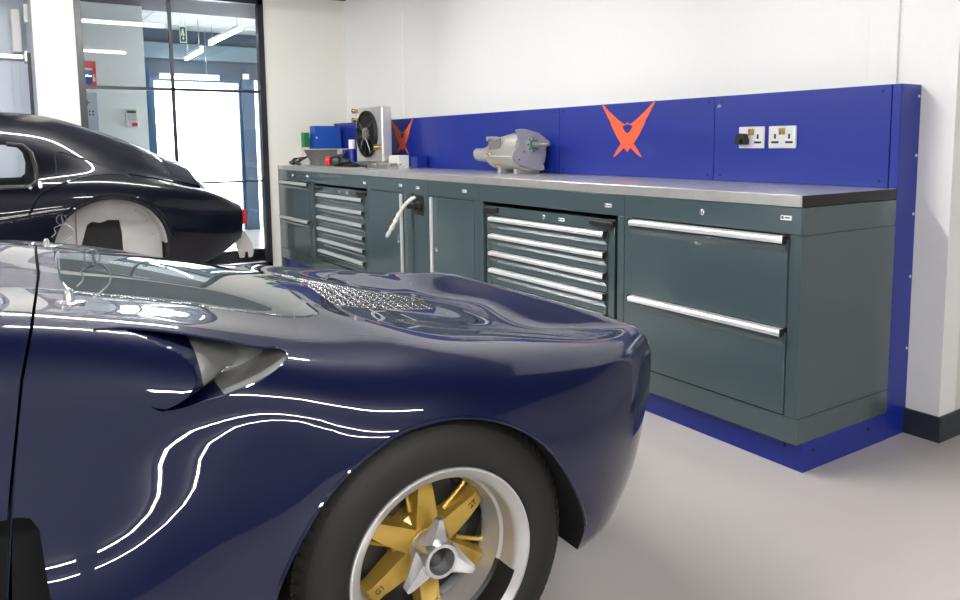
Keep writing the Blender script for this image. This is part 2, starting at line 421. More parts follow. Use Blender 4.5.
# split at the shut line
shut = [(-.69,1.3),(-.69,.93),(-.674,.88),(-.678,.85),(-.694,.78),(-.717,.62),(-.733,.47),(-.742,.30),(-.745,.0)]
g = .0026
pf = [(x+g, z) for x, z in shut]+[(-4, -.1), (-4, 1.3)]   # everything ahead
c = prism_obj(pf, Y3, Z3, Vector((-4, 0, 0)), Vector((1, 0, 0)), M['cavity'])
front = clone(body, 'front_body'); boolean(body, c); drop(c)
pr = [(x-g, z) for x, z in shut]+[(2, -.1), (2, 1.3)]
c = prism_obj(pr, Y3, Z3, Vector((-4, 0, 0)), Vector((1, 0, 0)), M['cavity']); boolean(front, c); drop(c)
dmb = MB(); dmb.box((-.60, -1.75, .2), (.4, -.5, 1.4)); c = dmb.build('cut', M['paint'])
door = clone(front, 'door'); boolean(door, c, 'INTERSECT'); drop(c)
dmb = MB(); dmb.box((-.606, -1.755, .195), (.4, -.5, 1.4)); c = dmb.build('cut', M['paint']); boolean(front, c); drop(c)
car = thing('sports_car', 'navy blue low sports racing car with gold wheel in the foreground', 'car', CARLOC, CARROT)
car.rotation_euler = (0, -math.radians(1.0), CARROT)
body.name = 'rear_body'
for o in (body, front, door):
    src.apply(o); o.parent = car
# conforming sheets
def sheet(name, m, fn, u0, u1, nu, nv, thick, parent, inset=.0025, lift=0.0, holes=None):
    us = np.linspace(u0+inset, u1-inset, nu); V = []; F = []
    for u in us:
        w = max(fn(u)-inset, .002)
        for k in range(nv):
            v = VC+w*(1-2*k/(nv-1)); V.append((v, u, top_z(v, u)+lift))
    for i in range(nu-1):
        for k in range(nv-1): F.append((i*nv+k, i*nv+k+1, (i+1)*nv+k+1, (i+1)*nv+k))
    o = mesh_obj(name, V, F, m, None, True, angle=60)
    md = o.modifiers.new('s', 'SOLIDIFY'); md.thickness = thick; md.offset = -1 if o.data.polygons[0].normal.z > 0 else 1
    dg = bpy.context.evaluated_depsgraph_get(); dg.update(); me = bpy.data.meshes.new_from_object(o.evaluated_get(dg)); o.modifiers.clear(); o.data = me
    o.parent = parent
    return o
scr = sheet('rear_screen', M['perspex'], screen_half, GU0, GU1, 60, 60, .004, car)
scr['label'] = 'clear glossy rear screen'
def side_pt(u, z, out=0.0):
    h = src.t.ray_cast(Vector((.5, u, z)), Vector((-1, 0, 0))); return (h[0].x+out, u, z)
MB().tube([side_pt(u, z, -.0015) for u, z in LIP], .0026, 8).build('scoop_lip', M['paint'], car, True, local=True)
al = [(u, z) for u, z in arch_poly(0.0) if z > .27]
MB().tube([side_pt(u*1.012, .30+(z-.30)*1.012, -.0025) for u, z in al], .0042, 8).build('arch_lip', M['paint'], car, True, local=True)
MB().tube([side_pt(x+g+.0005, z, -.0012) for x, z in [(-.7395, .36), (-.733, .47), (-.717, .62), (-.694, .78)]], .0018, 8).build('shut_line_edge', M['paint'], car, True, local=True)
# perforated vent plate: grid cells with round holes and raised rims
def vent_plate():
    V = []; F = []; MI = []; nuc, nvc = 11, 15; K = 14
    du = (VU1-VU0-.006)/nuc
    for i in range(nuc):
        uc = VU0+.003+(i+.5)*du
        for j in range(nvc):
            def pt(a, b, r=None):
                u = uc+a*du; w = vent_half(u)-.003; vv = VC+w*(1-2*(j+.5+b)/nvc); return u, vv
            n0 = len(V); ring = []
            for k in range(K):
                th = 2*PI*(k+.5)/K; c_, s_ = math.cos(th), math.sin(th); q = .5/max(abs(c_), abs(s_))
                # square border -> flat ring -> raised rim -> hole wall
                for (rr, dz) in ((q, 0.0), (.44, 0.0), (.40, .002), (.36, .001), (.345, -.006)):
                    u, vv = pt(c_*rr, s_*rr); V.append((vv, u, top_z(vv, u)+dz-.001))
            for k in range(K):
                k2 = (k+1) % K
                for l in range(4): F.append((n0+k*5+l, n0+k2*5+l, n0+k2*5+l+1, n0+k*5+l+1))
    return mesh_obj('perforated_vent_panel', V, F, M['ventmetal'], car, True, angle=60)
vp = vent_plate(); vp['label'] = 'polished metal panel punched with rows of round holes'
# latches with lanyards
def latch(v, u, name='body_latch'):
    z = top_z(v, u); mb = MB()
    mb.lathe((v, u, z-.004), (0, .05, 1), [(0, .028), (.005, .028), (.007, .024), (.008, .011), (.022, .008), (.030, .004)], 20)
    o = mb.build(name, M['chrome'], car, True, local=True); o['label'] = 'chrome latch pin with wire lanyard'
    w = MB(); pts = []
    for k in range(15):
        a = k/14; pts.append((v-.01-.03*a, u+.015+.030*a+.006*math.sin(a*9), z+.028+.034*math.sin(a*PI*.55)))
    for k in range(11):
        a = 2*PI*k/10; pts.append((v-.04, u+.045+.014*math.sin(a), z+.078+.016*math.cos(a)))
    for k in range(9):
        a = k/8; pts.append((v-.035+.04*a, u+.05-.01*a+.03*math.sin(a*PI), z+.070-.066*a))
    w.tube(pts, .0014, 6); w.build('lanyard', M['wire'], o, True, local=True)
LATCHES = [(-.33, -.622), (-1.33, -.668)]
for v, u in LATCHES: latch(v, u)

# ------------------------------------------------------------------ wheel
def make_wheel(name, loc, parent, label=None):
    w = bpy.data.objects.new(name, None); COL.objects.link(w); w.parent = parent; w.location = loc
    cx = (0, 0, 0); A = (1, 0, 0)
    t = MB()
    prof = [(-.012,.196),(0,.2005),(.004,.206),(.007,.222),(.006,.245),(-.002,.268),(-.014,.283),(-.026,.292),(-.036,.2965)]
    # tread ribs
    x = -.036
    for k in range(5):
        prof += [(x, .300), (x-.024, .301), (x-.025, .294), (x-.030, .294)]; x -= .031
    prof += [(x, .298), (-.20, .292), (-.215, .28), (-.222, .25), (-.215, .21), (-.20, .196)]
    t.lathe(cx, A, prof, 96, closed=True)
    # shoulder blocks
    for k in range(72):
        a = 2*PI*k/72; c_, s_ = math.cos(a), math.sin(a)
        e1 = Vector((0, c_, s_)); e2 = Vector((0, -s_, c_))
        pts = [Vector((-.010, 0, 0))+e1*.280-e2*.0085, Vector((-.010, 0, 0))+e1*.280+e2*.0085, Vector((-.034, 0, 0))+e1*.3015+e2*.0085, Vector((-.034, 0, 0))+e1*.3015-e2*.0085,
               Vector((-.03, 0, 0))+e1*.275-e2*.0085, Vector((-.03, 0, 0))+e1*.275+e2*.0085, Vector((-.055, 0, 0))+e1*.29+e2*.0085, Vector((-.055, 0, 0))+e1*.29-e2*.0085]
        t.add(pts, [(0,1,2,3),(7,6,5,4),(0,4,5,1),(1,5,6,2),(2,6,7,3),(3,7,4,0)])
    t.build('tyre', M['rubber'], w, True, local=True, angle=40)
    r = MB()
    prof = [(-.205,.198),(-.205,.185),(-.16,.178),(-.125,.160),(-.118,.150),(-.108,.150),(-.095,.157),(-.060,.162),(-.054,.168),(-.020,.172),(-.012,.174),(-.006,.178),(.001,.190),(.005,.195),(.004,.1995),(-.004,.2015),(-.012,.2),(-.02,.197),(-.1,.19)]
    r.lathe(cx, A, prof, 96, closed=True)
    ro = r.build('rim', M['rim'], w, True, local=True, angle=30)
    dk = MB(); dk.lathe(cx, A, [(-.19, .176), (-.175, .176)], 48); dk.lathe(cx, A, [(-.17, .13), (-.15, .13), (-.15, .07), (-.135, .068), (-.13, .02)], 48)
    dk.build('brake_disc', M['rotor'], w, True, local=True)
    back = MB(); back.lathe(cx, A, [(-.2, .18), (-.19, .18)], 48); back.build('back_plate', M['cavity'], w, True, local=True)
    # hub drum and spokes
    hub = MB(); hub.lathe(cx, A, [(-.15, .07), (-.112, .068), (-.100, .052), (-.088, .047), (-.074, .046), (-.070, .042), (-.070, .03)], 40)
    hub.build('wheel_centre', M['gold'], w, True, local=True, angle=30)
    for k in range(6):
        a = math.radians(91+60*k); e1 = Vector((0, math.cos(a), math.sin(a))); e2 = Vector((0, -math.sin(a), math.cos(a)))
        sp = MB(); V = []
        #  r, half width front face, front x, half width base, back x
        for (rr, hw, xf, hb, xb) in ((.025, .026, -.080, .030, -.13), (.07, .023, -.080, .028, -.125), (.11, .0185, -.082, .024, -.122), (.135, .015, -.085, .021, -.120), (.147, .014, -.090, .022, -.120), (.153, .014, -.100, .024, -.120)):
            for (x_, w_) in ((xf, -hw), (xf+.0008, -hw*.6), (xf+.0008, hw*.6), (xf, hw), (xb, hb), (xb, -hb)): V.append(e1*rr+e2*w_+Vector((x_, 0, 0)))
        F = []
        for i in range(5):
            for j in range(6): F.append((i*6+j, i*6+(j+1) % 6, (i+1)*6+(j+1) % 6, (i+1)*6+j))
        F += [tuple(range(6))[::-1], tuple(30+j for j in range(6))]
        sp.add(V, F)
        s_o = sp.build('spoke', M['gold'], w, True, local=True, angle=25)
        # web between spokes, set deeper
        a2 = a+math.radians(30); f1 = Vector((0, math.cos(a2), math.sin(a2))); f2 = Vector((0, -math.sin(a2), math.cos(a2)))
        # raised rib beside the spoke
        rib = MB(); o1 = e2*.030
        rib.tube([e1*.074+o1*.85+Vector((-.110, 0, 0)), e1*.10+o1*1.0+Vector((-.110, 0, 0)), e1*.138+o1*1.15+Vector((-.113, 0, 0)), e1*.152+o1*1.4+Vector((-.115, 0, 0))], [.007, .005, .005, .007], 8)
        rib.build('web', M['gold'], w, True, local=True)
        if k in (5, 2):
            tx = bpy.data.curves.new('spoke_lettering', 'FONT'); tx.body = 'GT'; tx.size = .017; tx.extrude = .0005; tx.align_x = 'CENTER'; tx.align_y = 'CENTER'
            to = bpy.data.objects.new('tmp', tx); COL.objects.link(to)
            dg = bpy.context.evaluated_depsgraph_get(); dg.update(); me = bpy.data.meshes.new_from_object(to.evaluated_get(dg)); drop(to)
            me.materials.clear(); me.materials.append(M['dark'])
            ang = a if k == 5 else a-PI
            q = bpy.data.objects.new('stamped_lettering', me); COL.objects.link(q); q.parent = s_o
            ex = Vector((0, math.cos(ang), math.sin(ang))); ez = Vector((1, 0, 0)); ey = ez.cross(ex)
            p = e1*.125+Vector((-.0825, 0, 0))
            q.matrix_local = Matrix(((ex.x, ey.x, ez.x, p.x), (ex.y, ey.y, ez.y, p.y), (ex.z, ey.z, ez.z, p.z), (0, 0, 0, 1)))
    # knock-off spinner
    sp = MB(); sp.lathe(cx, A, [(-.078, .045), (-.070, .045), (-.062, .041), (-.036, .0385), (-.018, .037), (-.013, .0355), (-.013, .0285), (-.060, .027)], 40)
    for k in range(3):
        a = math.radians(90+120*k); e1 = Vector((0, math.cos(a), math.sin(a))); e2 = Vector((0, -math.sin(a), math.cos(a))); V = []
        for (rr, hw, xf, xb) in ((.028, .034, -.024, -.064), (.042, .028, -.021, -.058), (.062, .019, -.016, -.044), (.080, .012, -.013, -.034), (.088, .008, -.015, -.031)):
            for (x_, w_) in ((xf, -hw*.5), (xf, hw*.5), (xb*.6+xf*.4, hw), (xb, hw*.8), (xb, -hw*.8), (xb*.6+xf*.4, -hw)): V.append(e1*rr+e2*w_+Vector((x_, 0, 0)))
        F = []
        for i in range(4):
            for j in range(6): F.append((i*6+j, i*6+(j+1) % 6, (i+1)*6+(j+1) % 6, (i+1)*6+j))
        F += [tuple(range(6))[::-1], tuple(24+j for j in range(6))]
        sp.add(V, F)
    so = sp.build('spinner', M['chrome'], w, True, local=True, angle=25); so['label'] = 'three eared chrome knock-off spinner'
    bo = MB(); bo.lathe(cx, A, [(-.058, .0265), (-.050, .0265)], 24); bo.build('hub_bore', M['dark'], so, True, local=True)
    # a strip of black tape inside the rim and balance weights
    tp = MB(); V = []; F = []; a0, a1 = math.radians(-60), math.radians(-21)
    for i in range(13):
        a = a0+(a1-a0)*i/12
        for (x_, rr) in ((-.060, .1608), (-.053, .1675), (-.018, .1712), (-.004, .1775)): V.append((x_, math.cos(a)*rr, math.sin(a)*rr))
    for i in range(12):
        for j in range(3): F.append((i*4+j, i*4+j+1, (i+1)*4+j+1, (i+1)*4+j))
    tp.add(V, F); tp.build('black_tape', M['dark'], ro, True, local=True)
    return w
wh = make_wheel('wheel', (0, 0, .300), car); wh.rotation_euler = (0, math.radians(1.2), 0)

# =================================================================== CAR 2 (coupe behind)
C2 = (-3.0, -2.41, 0.0); V2 = -.83
S2 = {
 -2.6: [(-.25,.45),(-.2,.55),(-.18,.62),(-.2,.68),(-.24,.72),(-.3,.74),(-.4,.75),(-.55,.72),(-.83,.71)],
 -2.2: [(-.08,.42),(-.02,.55),(.0,.66),(-.02,.78),(-.07,.86),(-.16,.90),(-.3,.90),(-.5,.86),(-.83,.85)],
 -1.7: [(-.05,.42),(.0,.55),(.0,.68),(-.01,.82),(-.05,.92),(-.12,.965),(-.26,.98),(-.45,.99),(-.83,1.0)],
 -1.3: [(-.05,.42),(.0,.55),(.0,.68),(-.01,.82),(-.05,.93),(-.12,.97),(-.20,1.10),(-.36,1.21),(-.83,1.27)],
 -.9: [(-.05,.42),(.0,.55),(.0,.68),(-.01,.82),(-.05,.93),(-.12,.975),(-.19,1.15),(-.35,1.275),(-.83,1.350)],
 -.45: [(-.05,.42),(.0,.55),(.0,.68),(-.01,.83),(-.05,.93),(-.12,.985),(-.20,1.15),(-.36,1.27),(-.83,1.352)],
 -.2: [(-.04,.42),(.0,.55),(.01,.69),(.01,.85),(-.04,.945),(-.13,.99),(-.24,1.12),(-.40,1.235),(-.83,1.325)],
 .0: [(-.04,.42),(.0,.55),(.02,.70),(.02,.86),(-.035,.95),(-.13,.985),(-.27,1.07),(-.44,1.16),(-.83,1.262)],
 .2: [(-.05,.42),(-.01,.55),(.01,.70),(.01,.85),(-.045,.93),(-.14,.955),(-.30,1.00),(-.47,1.08),(-.83,1.185)],
 .4: [(-.09,.44),(-.05,.56),(-.03,.69),(-.04,.81),(-.085,.89),(-.17,.915),(-.32,.93),(-.49,.99),(-.83,1.085)],
 .58: [(-.15,.48),(-.10,.58),(-.08,.69),(-.09,.78),(-.13,.845),(-.20,.865),(-.33,.87),(-.50,.90),(-.83,.965)],
 .68: [(-.19,.53),(-.14,.61),(-.12,.69),(-.125,.755),(-.16,.80),(-.22,.82),(-.34,.825),(-.52,.84),(-.83,.87)],
 .74: [(-.22,.57),(-.175,.63),(-.16,.69),(-.16,.735),(-.185,.765),(-.25,.785),(-.36,.79),(-.53,.795),(-.83,.81)],
}
R2 = loft(S2, V2, .02, 56, 4, 3)
last = R2[-1].copy(); cen = np.array([V2, .74, .68])
for (k, du) in ((.985, .012), (.95, .02)):
    q = last.copy(); q[:, 0] = cen[0]+(q[:, 0]-cen[0])*k; q[:, 2] = cen[2]+(q[:, 2]-cen[2])*k; q[:, 1] += du
    R2 = np.concatenate([R2, q[None]])
b2 = ring_solid('bodyshell', R2, M['paint2']); b2.data.materials.append(M['cavity']); src2 = NormalSource(b2)
def circ_poly(uc, zc, r, n=48, a0=0, a1=2*PI): return [(uc+r*math.cos(a0+(a1-a0)*k/n), zc+r*math.sin(a0+(a1-a0)*k/n)) for k in range(n)]
for uc in (0.0,):
    for (va, vb) in ((.2, -.20), (2*V2-.2, 2*V2+.20)):
        uc = .02; p_ = [(uc-.285, .3)]+[(uc+.285*math.cos(PI-k*PI/40), .60+.265*math.sin(PI-k*PI/40)) for k in range(41)]+[(uc+.285, .3)]
        c = prism_obj(p_, Y3, Z3, Vector((vb-va, 0, 0)), Vector((va, 0, 0)), M['cavity']); boolean(b2, c); drop(c)
# side window opening runs through the cabin
wp = [(-1.25,.975),(-1.15,1.10),(-.95,1.155),(-.43,1.160),(-.36,1.15),(-.325,1.11),(-.31,1.04),(-.315,.965),(-.34,.94),(-1.2,.94)]
c = prism_obj(wp, Y3, Z3, Vector((-2.4, 0, 0)), Vector((.3, 0, 0)), M['cavity']); boolean(b2, c); drop(c)
src2.apply(b2)
coupe = thing('coupe', 'dark fastback coupe bodyshell without rear wheel standing behind the navy car', 'car', C2, 0)
b2.parent = coupe
def arc_band(mb, uc, zc, r0, r1, v0, v1, a0=0, a1=PI, n=36):
    V = []; F = []
    for k in range(n+1):
        a = a0+(a1-a0)*k/n; c_, s_ = math.cos(a), math.sin(a)
        for (r_, v_) in ((r0, v0), (r1, v0), (r1, v1), (r0, v1)): V.append((v_, uc+r_*c_, zc+r_*s_*.95))
    for k in range(n):
        for j in range(4): F.append((k*4+j, k*4+(j+1) % 4, (k+1)*4+(j+1) % 4, (k+1)*4+j))
    F += [(0, 1, 2, 3), tuple(n*4+j for j in (3, 2, 1, 0))]
    mb.add(V, F)
def proj2(u, z, lift=.001, v0=.5):
    h = src2.t.ray_cast(Vector((v0, u, z)), Vector((-1, 0, 0))); return (h[0].x+lift, u, z) if h[0] else (0, u, z)
def proj2t(v, u, lift=.001):
    h = src2.t.ray_cast(Vector((v, u, 2)), Vector((0, 0, -1))); return (v, u, h[0].z+lift)
ln = MB()
arc_band(ln, .02, .60, .268, .280, -.06, -.198)
o_ = ln.build('wheel_liner', M['liner'], coupe, True, local=True)
q = MB(); q.tube([proj2(.02+.296*math.cos(a), .60+.276*math.sin(a), -.006) for a in [PI-k*PI/40 for k in range(2, 39)]], .016, 10); q.build('arch_lip', M['paint2'], coupe, True, local=True)
# inner panel with opening
pan = [(-.252,.33)]+[(.02+.272*math.cos(PI-k*PI/30), .60+.258*math.sin(PI-k*PI/30)) for k in range(31)]+[(.292,.33)]
pm = MB(); pm.prism(pan, (-.192, 0, 0), Y3, Z3, (-.004, 0, 0)); po = pm.build('liner_panel', M['liner'], coupe, False, local=True)
hole = [(-.13,.30),(-.12,.60),(-.085,.715),(-.06,.73),(-.02,.72),(.02,.735),(.075,.73),(.085,.66),(.09,.30)]
hm = MB(); hm.prism(hole, (-.188, 0, 0), Y3, Z3, (-.003, 0, 0)); hm.build('axle_opening', M['cavity'], coupe, False, local=True)
for k in range(9):
    a = PI*(k+.5)/9; rv = MB().lathe((-.190, .25*math.cos(a), .60+.235*math.sin(a)), (1, 0, 0), [(0, .004), (.003, .004)], 8)
    rv.build('liner_rivet', M['greymetal'], coupe, True, local=True)
MB().tube([(-.187, -.15, .45), (-.187, -.135, .79)], .003, 6).build('liner_seam', M['greymetal'], coupe, True, local=True)
# quarter light outline, panel seam, boot spoiler lip, tail lamps, window frame
q = MB(); pts = [(-.22,.99),(-.215,1.04),(-.205,1.115),(-.10,1.085),(.03,1.03),(.12,.985),(.145,.965)]
A_ = hermite(np.linspace(0, 1, len(pts)), np.array(pts), np.linspace(0, 1, 30)); q.tube([proj2(u, z) for u, z in A_], .0035, 6)
q.build('quarter_panel_seam', M['cavity'], coupe, True, local=True)
q = MB(); pts = [(-.36,.80),(-.30,.90),(-.2,.95),(-.05,.985),(.12,.985),(.32,.945),(.50,.895)]
A_ = hermite(np.linspace(0, 1, len(pts)), np.array(pts), np.linspace(0, 1, 40)); q.tube([proj2(u, z, -.002) for u, z in A_], .006, 6)
q.build('fender_crease', M['paint2'], coupe, True, local=True)
q = MB(); f = wp; 
for off in (0,):
    A2 = [proj2(u, z, .0) for u, z in [f[i] for i in (3, 4, 5, 6, 7, 8, 9)]]; q.tube(A2, .012, 8)
q.build('window_frame', M['dark'], coupe, True, local=True)
# spoiler lip across the fastback end
q = MB(); V = []; F = []
vs = np.linspace(-.34, 2*V2+.34, 30)
for i, v in enumerate(vs):
    e = 1-abs((v-V2)/(V2+.34))**6
    for (u, dz) in ((.40, .002), (.50, .012+.012*e), (.548, .018+.02*e), (.552, .005+.018*e), (.545, -.02)):
        p_ = proj2t(v, min(u, .70)); V.append((v, u, p_[2]+dz))
for i in range(29):
    for j in range(5): F.append((i*5+j, i*5+(j+1) % 5, (i+1)*5+(j+1) % 5, (i+1)*5+j))
F += [tuple(range(5)), tuple(145+j for j in range(5))[::-1]]
q.add(V, F); q.build('tail_spoiler', M['paint2'], coupe, True, local=True, angle=30)
for s_ in (1, -1):
    for (za, zb) in ((.662, .702), (.708, .750)):
        q = MB(); q.box((-.30, .745, za), (-.19, .785, zb), .006)
        if s_ < 0: q.v = [(2*V2-x, y, z) for x, y, z in q.v]
        q.build('tail_lamp', M['tail'], coupe, True, local=True)
q = MB(); q.tube([proj2(-.30, .93, .012), proj2(-.30, .96, .012)], .008, 8); q.build('door_catch', M['chrome'], coupe, True, local=True)
MB().lathe(proj2(-.345, .935, 0), (1, 0, 0), [(0, .012), (.02, .010), (.03, .006)], 16).build('door_catch', M['chrome'], coupe, True, local=True)
# stands under the coupe
def stand(x, y, ztop, label):
    s = thing('axle_stand', label, 'stand', (x, y, 0), 0, 'axle stands under the coupe')
    a = MB(); a.box((x-.13, y-.13, 0), (x+.13, y+.13, .012), .003); a.tube([(x, y, .01), (x, y, ztop-.05)], .035, 14)
    for (dx, dy) in ((1, 1), (1, -1), (-1, 1), (-1, -1)): a.tube([(x+.12*dx, y+.12*dy, .01), (x+.02*dx, y+.02*dy, .2)], .010, 6)
    a.build('base', M['greymetal'], s, True)
    b = MB(); b.box((x-.06, y-.04, ztop-.05), (x+.06, y+.04, ztop), .005); b.build('saddle', M['greymetal'], s)
stand(-3.25, -2.95, .415, 'grey axle stand under the near side sill of the coupe'); stand(-4.42, -2.95, .415, 'grey axle stand under the far side sill of the coupe')
stand(-3.55, -2.05, .425, 'grey axle stand under the rear near side of the coupe'); stand(-4.15, -2.05, .425, 'grey axle stand under the rear far side of the coupe')
# forked bracket under the tail
q = MB(); pl = [(-.02,.64),(.02,.60),(.06,.53),(.068,.47),(.055,.44),(.035,.44),(.03,.475),(.015,.475),(.010,.44),(-.02,.44),(-.045,.56)]
q.prism(pl, (-3.30, -1.63, 0), Y3, Z3, (-.012, 0, 0)); fb = q.build('tail_bracket', M['liner'], coupe, False); fb['label'] = 'bare metal forked bracket'

# =================================================================== THE ROOM
LX = -5.46; RX = 10.5; FY = -7.5; H = 2.50; BX = 0.128
struct(MB().box((-6.9, FY, -.05), (RX, .0, 0)).box((BX, 0, -.05), (RX, 2.0, 0)), 'floor', M['floor'])
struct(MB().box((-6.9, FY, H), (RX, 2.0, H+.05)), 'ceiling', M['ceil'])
struct(MB().box((LX-.12, 0, 0), (BX, .12, H)), 'wall_back', M['wall'])
struct(MB().box((BX-.12, .12, 0), (BX, 2.0, H)), 'wall_return', M['wallcream'])
struct(MB().box((BX-.12, 2.0, 0), (RX, 2.1, H)), 'wall_alcove', M['wallcream'])
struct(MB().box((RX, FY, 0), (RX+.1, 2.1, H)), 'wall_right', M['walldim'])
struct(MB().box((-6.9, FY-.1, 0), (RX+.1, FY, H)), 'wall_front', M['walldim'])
# left wall with the glazed screen
GY0, GY1, GZ = -2.285, -.785, 2.44
struct(MB().box((LX-.12, GY1, 0), (LX, 0, H)), 'wall_left', M['wallcream'])
struct(MB().box((LX-.12, -2.575, 0), (LX, GY0, H)).box((LX-.12, GY0, GZ), (LX, GY1, H)), 'wall_pier', M['wallcream'])
struct(MB().box((LX-1.1, -2.575, 0), (LX-.12, -2.46, H)), 'wall_bay_side', M['roller'])
fr = struct(MB().box((LX-.06, GY0, 0), (LX+.02, GY0+.05, GZ)).box((LX-.06, GY1-.05, 0), (LX+.02, GY1, GZ)).box((LX-.06, GY0, GZ-.045), (LX+.02, GY1, GZ))
            .box((LX-.06, GY0, 0), (LX+.02, GY1, .07)), 'window_1', M['frame'])
MB().box((LX-.045, -1.583, .07), (LX-.005, -1.558, GZ-.045)).build('mullion', M['frame'], fr)
MB().box((LX-.045, GY0+.05, 1.612), (LX-.005, GY1-.05, 1.636)).build('transom', M['frame'], fr)
MB().box((LX-.045, -1.558, .810), (LX-.005, GY1-.05, .826)).build('lower_transom', M['frame'], fr)
MB().box((LX-.030, GY0+.045, .065), (LX-.022, GY1-.045, GZ-.04)).build('window_pane', M['glass'], fr)
struct(MB().box((BX, 0, 0), (BX+.012, 2.0, .10), .003).box((.0, -.012, 0), (BX+.012, 0, .10), .003), 'baseboard_back', M['skirt'])
# wall joints on the back wall
struct(MB().box((-4.262, -.004, 1.33), (-4.250, 0, H), .001), 'trim_1', M['wall'])
struct(MB().box((-.206, -.010, 1.33), (-.09, 0, H), .002), 'trim_2', M['wall'])

# bay behind the pier: grey sectional door with rails
RXD = -6.7
struct(MB().box((RXD-.06, FY, 0), (RXD, -2.46, H)), 'wall_bay', M['roller'])
mb = MB()
for y in (-2.64, -2.70, -2.86, -3.02, -3.2, -3.4, -3.6): mb.box((RXD, y-.006, 0), (RXD+.012, y+.006, 2.32), .002)
struct(mb, 'trim_3', M['roller'])
mb = MB().box((RXD+.02, -4.2, 1.93), (RXD+.10, -2.60, 1.975), .006)
solo(mb, 'horizontal_rail', M['alu'], 'silver horizontal rail at the far left in front of grey cladding', 'rail')
t = thing('door_operator', 'pale grey vertical housing above the silver rail at far left', 'machine', (RXD+.1, -2.63, 1.9))
MB().box((RXD-.001, -2.68, 1.985), (RXD+.16, -2.61, 2.36), .01).build('housing', M['white'], t)
MB().box((RXD-.001, -2.598, 1.90), (RXD+.19, -2.565, 2.0), .008).build('bracket', M['alu'], t)
solo(MB().box((LX-.60, -2.60, 0), (LX-.56, -2.574, 1.93), .004), 'door_post', M['skirt'], 'dark vertical post against the white pier at far left', 'post')
solo(MB().box((LX-.55, -2.605, 2.17), (LX-.50, -2.574, 2.32), .004).box((LX-.5, -2.60, 2.2), (LX-.49, -2.58, 2.29), .002), 'sensor_box', M['white'], 'small white wall box at top left beside the pier', 'sensor')

# ------------------------------------------------------------------ the lobby behind the glass
LH = 2.62
struct(MB().box((-9.6, -4.0, -.05), (LX-.12, 1.2, 0)), 'floor_lobby', M['floor'])
struct(MB().box((-9.1, -2.46, LH), (LX-.12, 1.2, LH+.05)), 'ceiling_lobby', M['lobbyceil'])
mb = MB()
for x in (-6.1, -6.7, -7.3, -7.9, -8.5): mb.box((x-.008, -2.4, LH-.006), (x+.008, 1.2, LH+.001))
for y in (-1.9, -1.3, -.7, -.1, .5): mb.box((-9, y-.008, LH-.006), (LX-.12, y+.008, LH+.001))
struct(mb, 'trim_4', M['lobbyceil'])
struct(MB().box((-6.80, -2.46, 0), (-6.70, -1.585, LH)), 'wall_lobby_near', M['lobbywall'])
struct(MB().box((-9.05, -2.46, 0), (-6.80, -2.40, LH)), 'wall_lobby_left', M['wall'])
struct(MB().box((-9.05, 1.1, 0), (LX-.12, 1.2, LH)), 'wall_lobby_right', M['wall'])
# far lobby wall with the daylight door
struct(MB().box((-9.06, -2.4, 0), (-9.0, -1.19, LH)).box((-9.06, -1.19, 2.02), (-9.0, 1.1, LH)).box((-9.06, .20, 0), (-9.0, 1.1, 2.02)), 'wall_lobby_far', M['lobbydark'])
struct(MB().box((-8.98, -2.4, 2.24), (-8.86, 1.1, 2.44), .01), 'trim_5', M['lobbyband'])
struct(MB().box((-8.2, -1.56, 0), (-8.1, -1.32, 2.1)).box((-8.98, -.04, 0), (-8.9, .12, 2.02)), 'trim_6', M['bluesheet'])
d = struct(MB().box((-9.04, -1.19, 0), (-8.98, -1.12, 2.02)).box((-9.04, -.07, 0), (-8.98, -.02, 2.02)).box((-9.04, -1.12, 1.97), (-8.98, -.07, 2.02)), 'door_1', M['bluesheet'])
MB().box((-9.02, -1.12, .02), (-9.01, -.07, 1.97)).build('door_glass', M['glass'], d)
MB().box((-9.03, -.12, 0), (-9.0, -.085, 1.97), .004).build('door_stile', M['alu'], d)
dh = MB().tube([(-8.93, -.02, .98), (-8.93, -.02, 1.12)], .012, 8); dh.tube([(-8.98, -.02, 1.05), (-8.93, -.02, 1.05)], .008, 8); dh.build('door_handle', M['alu'], d, True)
struct(MB().box((-40, -20, -.12), (-9.06, 20, -.06)), 'ground_outside', M['ground'])
# things on the near lobby wall
t = thing('fire_notice', 'red framed fire action notice on the lobby wall behind glass', 'sign', (-6.69, -2.08, 1.82))
MB().box((-6.70, -2.16, 1.69), (-6.685, -2.02, 1.95), .002).build('frame', M['red'], t)
MB().box((-6.685, -2.155, 1.73), (-6.682, -2.055, 1.86)).build('blue_panel', M['bluebox'], t)
MB().box((-6.685, -2.050, 1.76), (-6.681, -2.030, 1.80)).box((-6.685, -2.045, 1.80), (-6.681, -2.036, 1.83)).box((-6.685, -2.155, 1.865), (-6.681, -2.05, 1.885)).build('white_print', M['white'], t)
t = thing('control_panel', 'grey control panel under the red notice behind the glazed screen', 'panel', (-6.69, -2.08, 1.5))
MB().box((-6.701, -2.15, 1.30), (-6.67, -2.025, 1.655), .004).build('case', M['roller'], t)
MB().box((-6.671, -2.12, 1.53), (-6.665, -2.11, 1.59)).box((-6.671, -2.14, 1.555), (-6.665, -2.09, 1.565)).build('cross_button', M['dark'], t)
for k in range(2):
    for j in range(3): MB().box((-6.671, -2.135+.03*j, 1.47-.03*k), (-6.665, -2.12+.03*j, 1.483-.03*k)).build('button', M['dark'], t)
t = thing('alarm_keypad', 'white alarm keypad with green display and red label on lobby wall', 'keypad', (-6.69, -1.73, 1.4))
MB().box((-6.701, -1.79, 1.33), (-6.665, -1.68, 1.50), .006).build('case', M['white'], t)
MB().box((-6.665, -1.775, 1.465), (-6.662, -1.695, 1.49)).build('display', M['green'], t)
